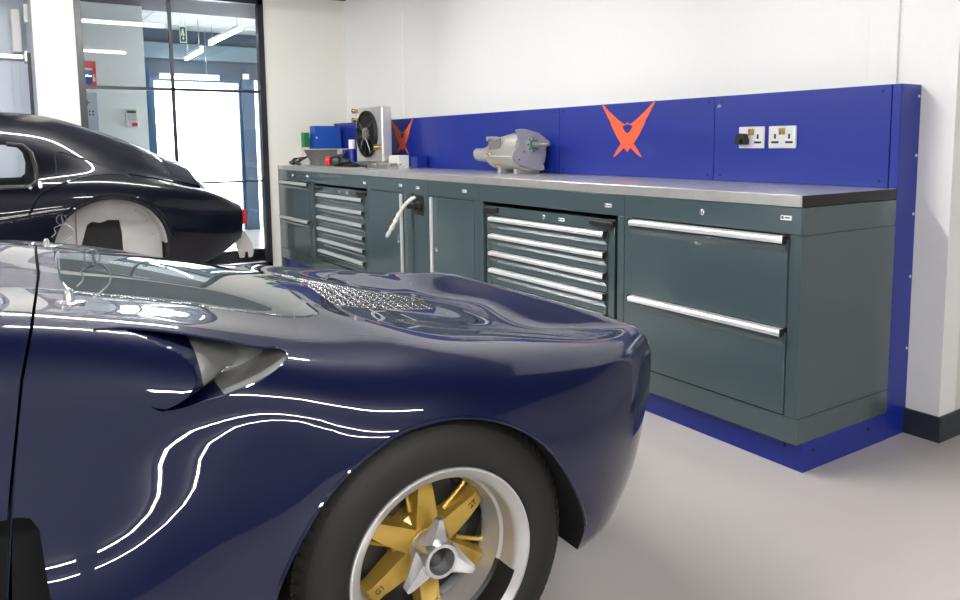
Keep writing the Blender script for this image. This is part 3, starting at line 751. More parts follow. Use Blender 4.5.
MB().box((-6.665, -1.735, 1.34), (-6.662, -1.685, 1.372)).build('red_label', M['red'], t)
for k in range(3):
    for j in range(4): MB().box((-6.666, -1.772+.022*j, 1.44-.02*k), (-6.661, -1.758+.022*j, 1.45-.02*k)).build('key', M['roller'], t)
t = thing('exit_sign', 'green and white exit sign hanging from the lobby ceiling', 'sign', (-7.3, -1.09, 2.35))
es = MB().box((-7.305, -1.125, 2.25), (-7.295, -1.055, 2.43), .001).build('sign_plate', M['white'], t)
MB().box((-7.296, -1.118, 2.262), (-7.292, -1.062, 2.418)).build('green_field', M['green'], es)
mb = MB()   # running figure and arrow
mb.box((-7.293, -1.100, 2.38), (-7.290, -1.088, 2.395)).box((-7.293, -1.104, 2.35), (-7.290, -1.084, 2.378)).box((-7.293, -1.11, 2.325), (-7.290, -1.098, 2.35)).box((-7.293, -1.09, 2.325), (-7.290, -1.078, 2.35))
mb.prism([(-.012, .0), (.012, .0), (0, -.02)], (-7.293, -1.09, 2.30), Y3, Z3, (.003, 0, 0)).box((-7.293, -1.094, 2.298), (-7.290, -1.086, 2.318))
mb.build('white_figure', M['white'], es)
each('hanging_wire', M['wire'], t, [MB().tube([(-7.3, y, 2.43), (-7.3, y, LH)], .0015, 5) for y in (-1.11, -1.07)])
solo(MB().box((-8.99, -.01, 1.99), (-8.95, .07, 2.10), .005), 'door_closer_box', M['white'], 'small white box high beside the daylight door in the lobby', 'sensor')

# ------------------------------------------------------------------ lamps: linear battens
def batten(name, a, b, z, label, group, w=.024, drop_=0.04, lm='lamp'):
    a = Vector((a[0], a[1], z)); b = Vector((b[0], b[1], z)); c_ = (a+b)/2
    t = thing(name, label, 'ceiling light', tuple(c_), 0, group)
    d_ = (b-a).normalized(); n_ = Vector((-d_.y, d_.x, 0))
    def bar(p, q, w_, z0, z1):
        m_ = MB(); V = []
        for e in (p, q):
            for (s_, zz) in ((-1, z0), (1, z0), (1, z1), (-1, z1)): V.append(e+n_*w_*s_+Vector((0, 0, zz)))
        m_.add(V, [(0,1,2,3), (7,6,5,4), (0,4,5,1), (1,5,6,2), (2,6,7,3), (3,7,4,0)]); return m_
    bar(a, b, w*1.25, 0.0, .035).build('lamp_housing', M['lampbody'], t)
    bar(a+d_*.01, b-d_*.01, w, -.028, 0.0).build('lamp_diffuser', M[lm], t)
    each('hanger', M['wire'], t, [MB().tube([p+Vector((0, 0, .03)), p+Vector((0, 0, .03+drop_))], .004, 5) for p in (a+d_*.15, b-d_*.15)])
    return t
LZ = 2.42
LB = {-3.7: 'over the dark coupe', -1.0: 'over the far flank of the navy car', 3.0: 'over the floor beside the navy car', 7.2: 'over the open floor to the right', 9.9: 'furthest from the glazed screen'}
for x, wh_ in LB.items():
    for y0, y1, r_ in ((-2.75, -1.28, 'near the bench'), (-4.7, -3.2, 'middle of its row'), (-6.7, -5.2, 'far from the bench')):
        batten('strip_light', (x, y0), (x, y1), LZ, f'linear white strip light {wh_}, {r_}', 'strip lights on the workshop ceiling')
batten('lobby_light', (-6.12, -2.2), (-6.12, -.5), 2.575, 'added linear fill light for the lobby, out of view just behind the glazed screen', 'lobby ceiling lights', .03, .01)  # extra fill lamp, added above the sight line to brighten the lobby
batten('lobby_light', (-7.02, -.55), (-8.50, -.53), 2.42, 'linear lobby light right of the green exit sign', 'lobby ceiling lights', .016, .16, 'lobbylamp')
batten('lobby_light', (-7.75, -.80), (-9.0+.2, -.76), 2.25, 'lower hung lobby light below and right of the exit sign', 'lobby ceiling lights', .016, .33, 'lobbylamp')
batten('lobby_light', (-8.6, -1.12), (-8.6, -.41), 2.00, 'lobby light hanging crosswise above the daylight door', 'lobby ceiling lights', .014, .55, 'lobbylamp')

# =================================================================== THE WORKBENCH
A_, B_ = .8424, 1.1513; D = .70; YP = .137; HT = .96; ZB = .1063; Z2 = .199; Z1 = .8266
xs = [0, -A_, -A_-B_, -A_-1.5*B_, -A_-1.75*B_, -A_-2.25*B_, -A_-3.25*B_, -2*A_-3.25*B_]
wt = solo(MB().box((xs[7], -D-.004, HT-.040), (-.001, -YP, HT), .002), 'worktop', M['steel'], 'long brushed stainless steel worktop over the cabinets', 'worktop')
MB().box((-.001, -D-.002, HT-.039), (.003, -YP-.001, HT-.001), .0008).build('end_cap', M['dark'], wt)['label'] = 'black end edging'
t = thing('plinth', 'royal blue plinth under the whole run of cabinets', 'plinth', (0, -D, 0))
MB().box((xs[7], -D+.043, .0), (0.004, -D+.10, ZB)).box((-.02, -D+.10, 0), (.004, -YP, ZB)).build('kick_board', M['blue'], t)
each('screw', M['dark'], t, [MB().lathe((x, -D+.043, z), (0, -1, 0), [(0, .007), (.003, .006)], 10) for (x, z) in ((-.07, .075), (-.9, .075), (-2.0, .075), (-3.4, .075))]
     + [MB().lathe((.004, y, .07), (1, 0, 0), [(0, .007), (.003, .006)], 10) for y in (-.60, -.26)], True)

def handle_bar(mb, x0, x1, z, y=-D):
    # angled aluminium lip profile with end caps
    pts = [(-.004, .0), (-.026, -.004), (-.030, -.012), (-.030, -.024), (-.024, -.026), (-.022, -.012), (-.004, -.010)]
    mb.prism(pts, (x0, y, z), Y3, Z3, (x1-x0, 0, 0))
def handle(parent, x0, x1, z, y=-D):
    mb = MB(); handle_bar(mb, x0, x1, z, y); mb.box((x0-.004, y-.030, z-.026), (x0, y-.002, z+.001), .002, 1).box((x1, y-.030, z-.026), (x1+.004, y-.002, z+.001), .002, 1); h = mb.build('handle', M['alu'], parent, mats=[M['alu'], M['dark']])

    return h
def drawer(parent, x0, x1, z0, z1, y=-D, lip=.0):
    d_ = MB().box((x0, y-.006, z0), (x1, y+.02, z1-.012), .003)
    o = d_.build('drawer', M['cab'], parent)
    # shaped lip under the handle
    l = MB(); l.prism([(-.004, 0), (-.018, -.02), (-.018, -.030), (-.006, -.048)], (x0+.002, y, z1-.012), Y3, Z3, (x1-x0-.004, 0, 0)); l.build('drawer_lip', M['cab'], o)
    handle(o, x0+.006, x1-.006, z1, y); return o
def lock(parent, x, z, y=-D):
    m_ = MB().lathe((x, y+.001, z), (0, -1, 0), [(0, .012), (.005, .012), (.008, .009), (.008, .004)], 16); m_.box((x-.0015, y-.0095, z-.006), (x+.0015, y-.006, z+.006))
    return m_.build('lock', M['chrome'], parent, True)
def badge(parent, x, z, y=-D, w=.042, h=.016):
    b = MB().box((x-w/2, y-.003, z-h/2), (x+w/2, y+.001, z+h/2), .001).build('badge', M['white'], parent)
    MB().box((x-w*.1, y-.0035, z-.002), (x+w*.38, y-.003, z+.003)).box((x-w*.42, y-.0035, z-.004), (x-w*.2, y-.003, z+.005)).build('badge_print', M['ink'], b)
    return b
def carcass(x0, x1, parent, open_=None, full=True, m=M['cab'], reveal=.0012):
    """cabinet box; open_ = (xa, xb, za, zb) front opening"""
    x0 += reveal; x1 -= reveal; mb = MB()
    mb.box((x0, -D, Z1+.001), (x1, -D+.02, HT-.041), .002)              # top rail
    mb.box((x0, -D, ZB), (x1, -D+.02, Z2-.001), .002)                   # bottom rail
    xa, xb = open_
    mb.box((x0, -D, Z2), (xa, -D+.02, Z1), .002); mb.box((xb, -D, Z2), (x1, -D+.02, Z1), .002)
    mb.box((x0, -D+.02, ZB), (x0+.015, -YP, HT-.041)); mb.box((x1-.015, -D+.02, ZB), (x1, -YP, HT-.041))
    mb.box((x0, -D+.02, ZB), (x1, -YP, ZB+.015)); mb.box((x0, -YP-.01, ZB), (x1, -YP, HT-.041))
    return mb.build('cabinet_frame', m, parent)
# 1: near drawer cabinet
def drawer_cabinet(x0, x1, label, bx=-.06, lx=.5):
    t = thing('drawer_cabinet', label, 'cabinet', ((x0+x1)/2, -D, ZB), 0, 'two drawer cabinets under the worktop')
    xa, xb = x0+.045, x1-.045
    carcass(x0, x1, t, (xa, xb))
    MB().box((xa, -D+.012, Z2), (xb, -D+.02, Z1)).build('back_shadow_gap', M['cavity'], t)
    drawer(t, xa+.003, xb-.003, .506, .822); drawer(t, xa+.003, xb-.003, Z2+.004, .503)
    lock(t, x0+(x1-x0)*lx, .876); badge(t, x1+bx, .882)
    return t
dc = drawer_cabinet(xs[1], xs[0], 'slate grey two drawer cabinet nearest the socket end of the bench')
# end panel seams on the near cabinet
MB().box((-.002, -D+.001, Z1), (.0035, -YP, HT-.041), .001).box((-.002, -D+.001, Z2), (.0035, -YP, Z1-.0025), .001).box((-.002, -D+.001, ZB), (.0035, -YP, Z2-.0025), .001).build('end_panel', M['cab'], dc)
drawer_cabinet(xs[7], xs[6], 'slate grey two drawer cabinet at the far end against the glazed wall', -.10, .45)
# 2: roller cabinets in open housings
def roller_bay(x0, x1, label, label2, bx, n=7):
    t = thing('cabinet_housing', label, 'cabinet', ((x0+x1)/2, -D, ZB), 0, 'open housings for roller cabinets')
    xa, xb = x0+.042, x1-.042
    carcass(x0, x1, t, (xa, xb)); badge(t, bx, .868)
    MB().box((xa, -YP-.02, ZB+.016), (xb, -YP-.011, Z1)).build('dark_back', M['cavity'], t)
    r = thing('roller_cabinet', label2, 'tool cabinet', ((x0+x1)/2, -D, ZB+.02), 0, 'roller tool cabinets under the bench')
    ra, rb = xa+.016, xb-.030; zt = .806; yf = -D+.012
    c_ = MB().box((ra, yf+.012, ZB+.02), (rb, -YP-.06, zt), .003).box((ra, yf, ZB+.02), (ra+.042, yf+.014, zt), .002).box((rb-.042, yf, ZB+.02), (rb, yf+.014, zt), .002).box((ra+.042, yf, .757), (rb-.042, yf+.014, zt), .001)
    c_.build('cabinet_body', M['cab'], r)
    for (p0, p1) in ((ra-.004, ra+.125), (rb-.15, rb+.004)):
        MB().box((p0, yf-.022, .772), (p1, yf+.001, .800), .006).build('corner_bumper', M['dark'], r)
    z = .752; k = 0
    while z > .20 and k < n:
        drawer(r, ra+.046, rb-.046, max(z-.0915+.004, ZB+.03), z, yf+.004); z -= .0925; k += 1
    lock(r, x0+(x1-x0)*.50, .782, yf); badge(r, x0+(x1-x0)*.62, .779, yf)
    return t, r
roller_bay(xs[2], xs[1], 'slate grey open bay second from the socket end of the bench', 'slate grey roller tool cabinet with silver handles nearer the camera', xs[1]-.10)
roller_bay(xs[6], xs[5], 'slate grey open bay second from the glazed wall end', 'slate grey roller tool cabinet nearer the glazed wall', xs[5]-.08)
# 3: door cabinets
def door_cabinet(x0, x1, strip, label, xa, xb, bx, lx):
    t = thing('door_cabinet', label, 'cabinet', ((x0+x1)/2, -D, ZB), 0, 'single door cabinets either side of the hose bay')
    carcass(x0, x1, t, (xa, xb)); badge(t, bx, .874)
    MB().box((xa, -D+.012, Z2), (xb, -D+.02, Z1)).build('back_shadow_gap', M['cavity'], t)
    d_ = MB().box((xa+.004, -D-.004, Z2+.004), (xb-.004, -D+.012, Z1-.004), .003).build('door', M['cab'], t)
    s0 = xa+.004 if strip < 0 else xb-.022
    MB().box((s0, -D-.022, Z2+.01), (s0+.018, -D-.004, Z1-.006), .004).build('handle_strip', M['alu'], d_)
    lock(d_, lx, .505, -D-.004)
    return t
door_cabinet(xs[3], xs[2], -1, 'slate grey single door cabinet just right of the hose bay', xs[3]+.045, xs[2]-.045, -2.14, xs[3]+.105)
door_cabinet(xs[5], xs[4], 1, 'slate grey single door cabinet just left of the hose bay', xs[5]+.045, xs[4]-.045, -2.94, xs[4]-.12)
# 4: hose bay
t = thing('service_cabinet', 'narrow slate grey bay with black socket plate between two door cabinets', 'cabinet', ((xs[3]+xs[4])/2, -D, ZB))
carcass(xs[4], xs[3], t, (xs[4]+.06, xs[3]-.055)); badge(t, (xs[3]+xs[4])/2+.01, .868)
MB().box((xs[4]+.06, -D+.016, Z2), (xs[3]-.055, -D+.02, Z1)).box((xs[4]+.06, -D+.016, .70), (xs[4]+.066, -D+.019, Z1)).build('recessed_panel', M['cab'], t)
so_ = MB().box((-2.755, -D+.002, .70), (-2.635, -D+.016, .815), .004).build('socket_plate', M['dark'], t)
mb = MB().lathe((-2.69, -D+.004, .755), (0, -1, 0), [(0, .030), (.012, .030), (.018, .022), (.05, .018), (.055, .012)], 20); mb.lathe((-2.69, -D-.05, .755), (-.4, -1, -.05), [(0, .014), (.03, .014), (.032, .011)], 14); mb.build('hose_coupling', M['dark'], t, True)
hp = [(-2.627, -0.76, 0.817),(-2.636, -0.79, 0.8),(-2.679, -0.81, 0.761),(-2.71, -0.83, 0.711),(-2.763, -0.84, 0.645),(-2.847, -0.85, 0.562)]
A2 = hermite(np.linspace(0, 1, 6), np.array(hp), np.linspace(0, 1, 26))
hs = solo(MB().tube([tuple(p) for p in A2], [.011+.0018*math.sin(i*1.9) if i > 12 else .011 for i in range(26)], 10), 'air_hose', M['hose'], 'short pale twisted hose hanging from the black socket plate', 'hose', smooth=True)
each('tape_wrap', M['white'], hs, [MB().tube([tuple(A2[i]), tuple(A2[i+1])], .0145, 10) for i in (15, 18, 21)], True)
MB().tube([tuple(A2[-2]), tuple(A2[-1]), (A2[-1][0]-.006, A2[-1][1], A2[-1][2]-.014)], [.009, .009, .006], 8).build('hose_tip', M['bluebox'], hs, True)

# ------------------------------------------------------------------ blue splashback
ZP = 1.343; seams = [-.0315, xs[1]-.01, xs[2], -3.44, LX]
labs = ['blue splashback panel carrying the two power sockets', 'blue splashback panel with the large orange emblem', 'blue splashback panel behind the gearbox', 'blue splashback panel at the far end behind the radiator']
for k in range(4):
    x1, x0 = seams[k]-.0015, seams[k+1]+.0015
    t = thing('splashback_panel', labs[k], 'panel', ((x0+x1)/2, -YP, HT), 0, 'blue splashback panels above the worktop')
    MB().box((x0, -YP, HT+.0005), (x1, -YP+.03, ZP), .0015).build('sheet', M['blue'], t)
    each('screw', M['dark'], t, [MB().lathe((x, -YP, z), (0, -1, 0), [(0, .006), (.003, .005)], 10) for x in (x0+.035, x1-.035) for z in (HT+.025, ZP-.025)], True)
    if k == 0:
        MB().lathe((x0+.03, -YP, 1.298), (0, -1, 0), [(0, .011), (.008, .010), (.014, .006)], 12).build('chrome_stud', M['chrome'], t, True)
t = thing('return_panel', 'blue end panel folding back to the white wall beside the bench', 'panel', (0, -YP, 0))
MB().box((-.03, -YP, .0), (.004, -.0005, ZP), .003).build('sheet', M['blue'], t)
each('rivet', M['alu'], t, [MB().lathe((.004, -.018, z), (1, 0, 0), [(0, .006), (.003, .005)], 10) for z in (.34, .62, .86, 1.08, 1.30)], True)
struct(MB().box((LX, -YP, HT), (xs[7]-.001, 0, ZP)), 'trim_7', M['blue'])
struct(MB().box((LX, -.70, 0), (xs[7]-.001, -YP-.002, HT-.002)), 'trim_8', M['cab'])

# emblem
E1 = [(-1.626,1.352),(-1.595,1.330),(-1.555,1.300),(-1.513,1.272),(-1.472,1.246),(-1.440,1.232),(-1.421,1.242),(-1.402,1.232),(-1.372,1.244),(-1.335,1.268),(-1.290,1.300),(-1.216,1.352),(-1.238,1.318),(-1.262,1.285),(-1.270,1.272),(-1.288,1.255),(-1.300,1.225),(-1.322,1.195),(-1.335,1.175),(-1.375,1.130),(-1.421,1.088),(-1.467,1.130),(-1.507,1.175),(-1.520,1.195),(-1.542,1.225),(-1.556,1.255),(-1.572,1.272),(-1.580,1.285),(-1.604,1.318)]
EH = [(-1.462,1.222),(-1.440,1.228),(-1.421,1.234),(-1.402,1.228),(-1.380,1.222),(-1.402,1.196),(-1.421,1.184),(-1.440,1.196)]
ET = [(-1.467,1.134),(-1.495,1.105),(-1.530,1.060),(-1.495,1.075),(-1.450,1.108),(-1.437,1.106)]
def emblem(xc, sx, label, loc):
    t = thing('emblem', label, 'emblem', (loc, -YP, 1.2), 0, 'orange emblems on the blue splashback')
    f = lambda P: [((x+1.421)*sx+xc, z) for x, z in P]
    # wings: outline with hole -> two halves
    L_ = [p for p in E1 if p[0] <= -1.4205]; 
    left = [E1[i] for i in range(0, 7)]+[(-1.421, 1.234), (-1.440, 1.228), (-1.462, 1.222), (-1.440, 1.196), (-1.421, 1.184)]+[E1[i] for i in range(20, 29)]
    right = [(-2.842-x, z) for x, z in left]
    for nm, P in (('wing', left), ('wing', right), ('tail_feather', ET), ('tail_feather', [(-2.842-x, z) for x, z in ET])):
        MB().prism(f(P), (0, -YP-.0012, 0), X3, Z3, (0, .001, 0)).build(nm, M['orange'], t)
emblem(-1.424, 1.0, 'large orange winged emblem on the blue panel left of the sockets', -1.424)
emblem(-4.02, 1.0, 'orange winged emblem beside the radiator, partly hidden at the far end', -4.02)

# sockets
def socket(xc, label, plug):
    t = thing('wall_socket', label, 'socket', (xc, -YP, 1.155), 0, 'double power sockets on the blue panel')
    pl = MB().box((xc-.067, -YP-.009, 1.108), (xc+.067, -YP-.0005, 1.202), .005).build('face_plate', M['alu'], t)
    for s_ in (-1, 1):
        MB().box((xc+s_*.008-.007, -YP-.012, 1.165), (xc+s_*.008+.007, -YP-.009, 1.192), .001).build('switch', M['brass'], t)
        if not (plug and s_ < 0):
            each('pin_hole', M['dark'], pl, [MB().box((xc+s_*.034-.005, -YP-.0095, 1.148), (xc+s_*.034+.005, -YP-.0088, 1.168), .0004), MB().box((xc+s_*.034-.018, -YP-.0095, 1.129), (xc+s_*.034+.018, -YP-.0088, 1.138), .0003)])
    return t
socket(-.487, 'silver double socket with both outlets empty on the blue panel', False)
socket(-.642, 'silver double socket with a black plug in its left outlet', True)
mb = MB().prism([(-.026,-.02),(.026,-.02),(.028,0),(.018,.024),(.008,.028),(-.012,.028),(-.024,.016),(-.028,0)], (-.680, -YP-.0092, 1.145), X3, Z3, (0, -.028, 0)); mb.box((-.69, -YP-.05, 1.13), (-.67, -YP-.037, 1.15), .003)
solo(mb, 'power_plug', M['dark'], 'black power plug pushed into the left wall socket', 'plug')

# =================================================================== THINGS ON THE WORKTOP
# gearbox: alloy case, flanged plate, shaft, tail housing
t = thing('gearbox', 'cast aluminium gearbox with a flat flange plate and protruding input shaft', 'gearbox', (-2.25, -.28, HT))
mb = MB(); sec = [(-2.45, .062, .060, 1.072), (-2.43, .080, .078, 1.075), (-2.39, .098, .094, 1.078), (-2.30, .106, .104, 1.083), (-2.20, .108, .112, 1.090), (-2.10, .112, .115, 1.092), (-2.075, .112, .115, 1.092)]
V = []; F = []; n = 24
for (x, ry, rz_, zc) in sec:
    for k in range(n):
        a = 2*PI*k/n; c_, s_ = math.cos(a), math.sin(a); e = 1/(abs(c_)**2.6+abs(s_)**2.6)**(1/2.6)
        V.append((x, -.284+ry*e*c_, zc+rz_*e*s_))
for i in range(len(sec)-1):
    for k in range(n): F.append((i*n+k, i*n+(k+1) % n, (i+1)*n+(k+1) % n, (i+1)*n+k))
F += [tuple(range(n)), tuple((len(sec)-1)*n+k for k in range(n))[::-1]]
mb.add(V, F); cs = mb.build('case', M['cast'], t, True)
each('rib', M['cast'], cs, [MB().tube([(-2.39, y, z0), (-2.08, y, z1)], .008, 8) for (y, z0, z1) in ((-.365, 1.145, 1.182), (-.300, 1.168, 1.205), (-.388, 1.06, 1.06))], True)
MB().tube([(-2.40, -.30, 1.168), (-2.40, -.375, 1.168)], .014, 12).build('selector_boss', M['cast'], cs, True)
MB().prism([(-2.355,1.100),(-2.355,1.150),(-2.225,1.172),(-2.240,1.112)], (0, -.391, 0), X3, Z3, (0, -.004, 0)).build('name_plate', M['greymetal'], cs)
MB().lathe((-2.495, -.284, 1.07), (1, 0, 0), [(-.06, .045), (-.02, .052), (.03, .060), (.055, .075)], 24).build('tail_neck', M['cast'], t, True)
MB().lathe((-2.58, -.284, 1.068), (1, 0, 0), [(-.065, .028), (-.060, .041), (-.01, .042), (.05, .046)], 24).build('tail_housing', M['cast'], t, True)
MB().lathe((-2.65, -.284, 1.075), (1, 0, 0), [(-.022, .017), (-.004, .017), (-.003, .036), (.012, .036)], 20).build('output_flange', M['castflat'], t, True)
each('foot', M['castflat'], t, [MB().box((-2.30, -.37, HT), (-2.27, -.20, 1.0), .004), MB().box((-2.13, -.37, HT), (-2.10, -.20, .99), .004)])
pp = [(-.276,1.219),(-.240,1.226),(-.202,1.224),(-.148,1.210),(-.093,1.192),(-.052,1.166),(-.019,1.145),(-.030,1.128),(-.078,1.100),(-.080,1.055),(-.076,1.010),(-.064,.992),(-.066,.978),(-.080,.971),(-.120,.975),(-.200,.995),(-.289,1.021),(-.306,1.045),(-.303,1.069),(-.285,1.092),(-.259,1.117),(-.252,1.140),(-.262,1.170),(-.273,1.201)]
pp = [(-2.9208+(y+2.9208)*.955, 1.1395+(z-1.1395)*.955) for y, z in pp]
fl = MB().prism(pp, (-2.078, 0, 0), Y3, Z3, (.014, 0, 0)).build('flange_plate', M['castflat'], t)
hy, hz = -.284, 1.131
MB().lathe((-2.064, hy, hz), (1, 0, 0), [(0, .043), (.010, .043), (.012, .036), (.018, .034)], 28).build('bearing_retainer', M['cast'], fl, True)
MB().lathe((-2.050, hy, hz), (1, 0, 0), [(0, .030), (.012, .028)], 24).build('seal', M['teal'], fl, True)
each('bolt', M['dark'], fl, [MB().lathe((-2.055, hy+.036*math.cos(a), hz+.036*math.sin(a)), (1, 0, 0), [(0, .005), (.008, .005)], 6) for a in [2*PI*k/8 for k in range(8)]])
each('bolt_hole', M['dark'], fl, [MB().lathe((-2.0645, y, z), (1, 0, 0), [(0, .005), (.001, .005)], 10) for y, z in ((-.40, 1.20), (-.375, 1.045), (-.175, .99), (-.34, 1.09))])
MB().lathe((-2.05, hy, hz), (1, 0, 0), [(0, .022), (.05, .019), (.055, .015), (.11, .013), (.115, .009), (.15, .008)], 20).build('input_shaft', M['greymetal'], t, True)
each('drain_plug', M['brass'], cs, [MB().lathe((x, -.388, z), (0, -1, 0), [(0, .014), (.006, .014), (.007, .008), (.016, .008)], 6) for x, z in ((-2.355, 1.075), (-2.27, 1.01))])

# radiator with fan
t = thing('radiator', 'upright aluminium radiator with a round black fan on the far worktop', 'radiator', (-4.18, -.32, 1.0))
rx0, rx1, ry0, ry1, rz0, rz1 = -4.43, -3.93, -.36, -.27, .998, 1.438
MB().box((rx0+.03, ry0+.02, rz0), (rx1-.03, ry1-.01, rz1), .004).build('core', M['greymetal'], t)
each('side_tank', M['rim'], t, [MB().box((rx1-.035, ry0, rz0), (rx1, ry1, rz1), .012), MB().box((rx0, ry0, rz0), (rx0+.035, ry1, rz1), .012)])
MB().box((rx0+.035, ry0+.005, rz0+.005), (rx1-.035, ry0+.02, rz1-.005), .002).build('fan_shroud', M['rim'], t)
fc = (-4.195, ry0, 1.225)
fn_ = MB().lathe((fc[0], ry0+.004, fc[2]), (0, -1, 0), [(0, .185), (.022, .187), (.026, .180), (.020, .178), (.004, .178)], 48).build('fan_ring', M['dark'], t, True)
for k in range(10):
    a = 2*PI*k/10; e1 = Vector((math.cos(a), 0, math.sin(a))); e2 = Vector((-math.sin(a), 0, math.cos(a))); c_ = Vector((fc[0], ry0-.012, fc[2]))
    P_ = [c_+e1*.04-e2*.012+Vector((0, .006, 0)), c_+e1*.04+e2*.012-Vector((0, .004, 0)), c_+e1*.17+e2*.05-Vector((0, .006, 0)), c_+e1*.175-e2*.002+Vector((0, .008, 0))]
    bl = MB(); bl.add(P_+[p+Vector((0, .003, 0)) for p in P_], [(0,1,2,3), (7,6,5,4), (0,4,5,1), (1,5,6,2), (2,6,7,3), (3,7,4,0)]); bl.build('fan_blade', M['dark'], fn_)
MB().lathe((fc[0], ry0-.004, fc[2]), (0, -1, 0), [(0, .052), (.022, .050), (.026, .036)], 28).build('fan_hub', M['greymetal'], fn_, True)
each('fan_strut', M['wire'], fn_, [MB().tube([(fc[0]+.04*math.cos(a), ry0-.028, fc[2]+.04*math.sin(a)), (fc[0]+.18*math.cos(a), ry0-.026, fc[2]+.18*math.sin(a))], .003, 5) for a in (.6, 2.4, 4.0, 5.3)])
each('hose_stub', M['brass'], t, [MB().lathe((rx0+.03, ry0+.01, z), (0, -1, 0), [(0, .016), (.03, .016), (.032, .020), (.05, .020), (.055, .014)], 14) for z in (1.415, 1.34)]+[MB().lathe((rx1-.03, ry0+.01, 1.12), (-.3, -1, 0), [(0, .018), (.03, .018), (.032, .022), (.06, .022), (.062, .016)], 14)], True)
# alloy pan parts under and before the radiator
solo(MB().box((-4.46, -.40, HT), (-3.90, -.23, .996), .006).box((-4.15, -.405, .968), (-3.99, -.40, .985), .002), 'packing_board', M['greymetal'], 'flat grey board lying under the radiator', 'board')
t = thing('cover_casting', 'flat grey alloy cover casting lying in front of the radiator', 'casting', (-3.68, -.43, HT))
MB().prism([(-3.94,-.46),(-3.90,-.50),(-3.70,-.51),(-3.58,-.49),(-3.48,-.44),(-3.46,-.40),(-3.55,-.37),(-3.88,-.37),(-3.94,-.40)], (0, 0, HT), X3, Y3, (0, 0, .025)).build('casting', M['greymetal'], t)
MB().box((-3.84, -.485, .984), (-3.58, -.40, 1.002), .006).build('raised_lid', M['cast'], t)
each('boss', M['greymetal'], t, [MB().lathe((x, y, .984), (0, 0, 1), [(0, .012), (.014, .010)], 12) for x, y in ((-3.90, -.46), (-3.88, -.39), (-3.50, -.42), (-3.56, -.47), (-3.75, -.495))], True)
solo(MB().box((-3.90, -.32, HT), (-3.72, -.235, 1.055), .003), 'carton', M['white'], 'small plain white carton beside the radiator', 'box')
solo(MB().box((-3.68, -.24, HT), (-3.58, -.15, 1.045), .003), 'blue_carton', M['blue'], 'small blue box against the splashback right of the white carton', 'box')
t = thing('capped_bottle', 'dark blue bottle with a white cap between the blue box and the radiator', 'bottle', (-4.80, -.24, HT))
MB().lathe((-4.80, -.24, HT), (0, 0, 1), [(0, .034), (.13, .034), (.145, .026)], 18).build('bottle_body', M['blue'], t, True)
MB().lathe((-4.80, -.24, HT), (0, 0, 1), [(.143, .030), (.222, .030), (.225, .024)], 18).build('cap', M['white'], t, True)
# tapered pan
t = thing('tapered_pan', 'grey sheet metal tapered pan at the far end of the worktop', 'pan', (-4.99, -.42, HT))
def frus(mb, cx_, cy_, z0, z1, a0, b0, a1, b1):
    V = []
    for (a, b, z) in ((a0, b0, z0), (a1, b1, z1)):
        for (sx, sy) in ((-1, -1), (1, -1), (1, 1), (-1, 1)): V.append((cx_+sx*a, cy_+sy*b, z))
    mb.add(V, [(3,2,1,0), (4,5,6,7), (0,1,5,4), (1,2,6,5), (2,3,7,6), (3,0,4,7)])
mb = MB(); frus(mb, -4.99, -.42, HT+.001, 1.098, .085, .085, .15, .145); mb.build('pan_body', M['greymetal'], t)
mb = MB().box((-5.15, -.575, 1.098), (-4.83, -.265, 1.106), .002); mb.build('rim', M['rim'], t)
MB().box((-4.845, -.36, 1.06), (-4.828, -.32, 1.098), .002).build('tab', M['rim'], t)
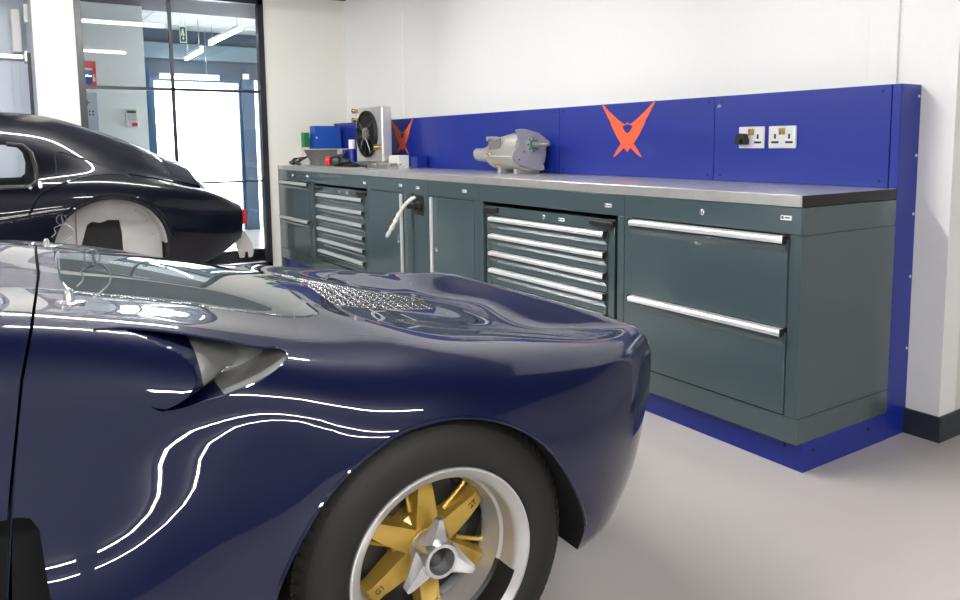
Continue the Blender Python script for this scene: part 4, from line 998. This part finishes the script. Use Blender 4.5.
# blue storage box and green carton behind
t = thing('storage_box', 'bright blue upright storage box against the left wall', 'box', (-5.33, -.30, HT))
V = [(-5.38,-.405,HT),(-5.25,-.405,HT),(-5.25,-.135,HT),(-5.38,-.135,HT),(-5.38,-.410,1.315),(-5.25,-.410,1.315),(-5.25,-.165,1.315),(-5.38,-.165,1.315)]
V = [(x, min(y, -.145), z) for x, y, z in V]
mb = MB(); mb.add(V, [(3,2,1,0), (4,5,6,7), (0,1,5,4), (1,2,6,5), (2,3,7,6), (3,0,4,7)]); mb.build('box', M['bluebox'], t)
MB().box((-5.252, -.400, 1.20), (-5.247, -.390, 1.215), .001).build('clip', M['white'], t)
t = thing('green_carton', 'narrow green carton with cream base beside the blue box', 'box', (-5.33, -.48, HT))
MB().box((-5.44, -.475, 1.12), (-5.36, -.425, 1.255), .002).build('carton', M['green'], t)
MB().box((-5.44, -.475, HT), (-5.36, -.425, 1.12), .002).build('cream_base', M['wallcream'], t)
# small motor with red cap and lead
t = thing('starter_motor', 'small black motor with a red end cap lying on the worktop', 'motor', (-4.40, -.56, HT))
ax = Vector((.55, .83, 0))
MB().lathe((-4.47, -.60, 1.006), ax, [(-.012, .034), (.0, .040), (.022, .040), (.026, .034)], 24).build('red_cap', M['red'], t, True)
MB().lathe((-4.45, -.57, 1.006), ax, [(0, .033), (.03, .044), (.06, .044), (.075, .030), (.12, .026), (.15, .020)], 24).build('motor_body', M['dark'], t, True)
MB().box((-4.47, -.50, HT), (-4.22, -.425, .985), .006).build('mounting_plate', M['dark'], t)
MB().tube([(-4.36, -.45, 1.0), (-4.24, -.43, .978), (-4.12, -.43, .969), (-4.0, -.45, .968), (-3.97, -.48, .968)], .008, 8).build('lead', M['dark'], t, True)
# coil of black cable and fittings
t = thing('cable_bundle', 'loose bundle of black cable and fittings at the end of the worktop', 'cable', (-5.15, -.60, HT))
for k in range(3):
    c_ = Vector((-5.27+.05*k, -.60+.015*k, HT+.012+.010*k)); r_ = .05+.012*(k % 2); tl = .5*(k-1.5)
    pts = [c_+Vector((r_*math.cos(a), r_*math.sin(a), .022+.022*math.sin(a*1.0+tl)+.006*math.sin(3*a))) for a in [2*PI*i/24*1.05 for i in range(25)]]
    MB().tube(pts, .006, 7).build('cable_loop', M['dark'], t, True)
each('fitting', M['dark'], t, [MB().lathe((-5.26, -.62, HT+.006), (0, .2, 1), [(0, .018), (.03, .018), (.034, .010), (.06, .010)], 10), MB().lathe((-5.10, -.64, HT+.014), (1, .1, 0), [(0, .012), (.05, .012), (.055, .007), (.08, .007)], 10)], True)
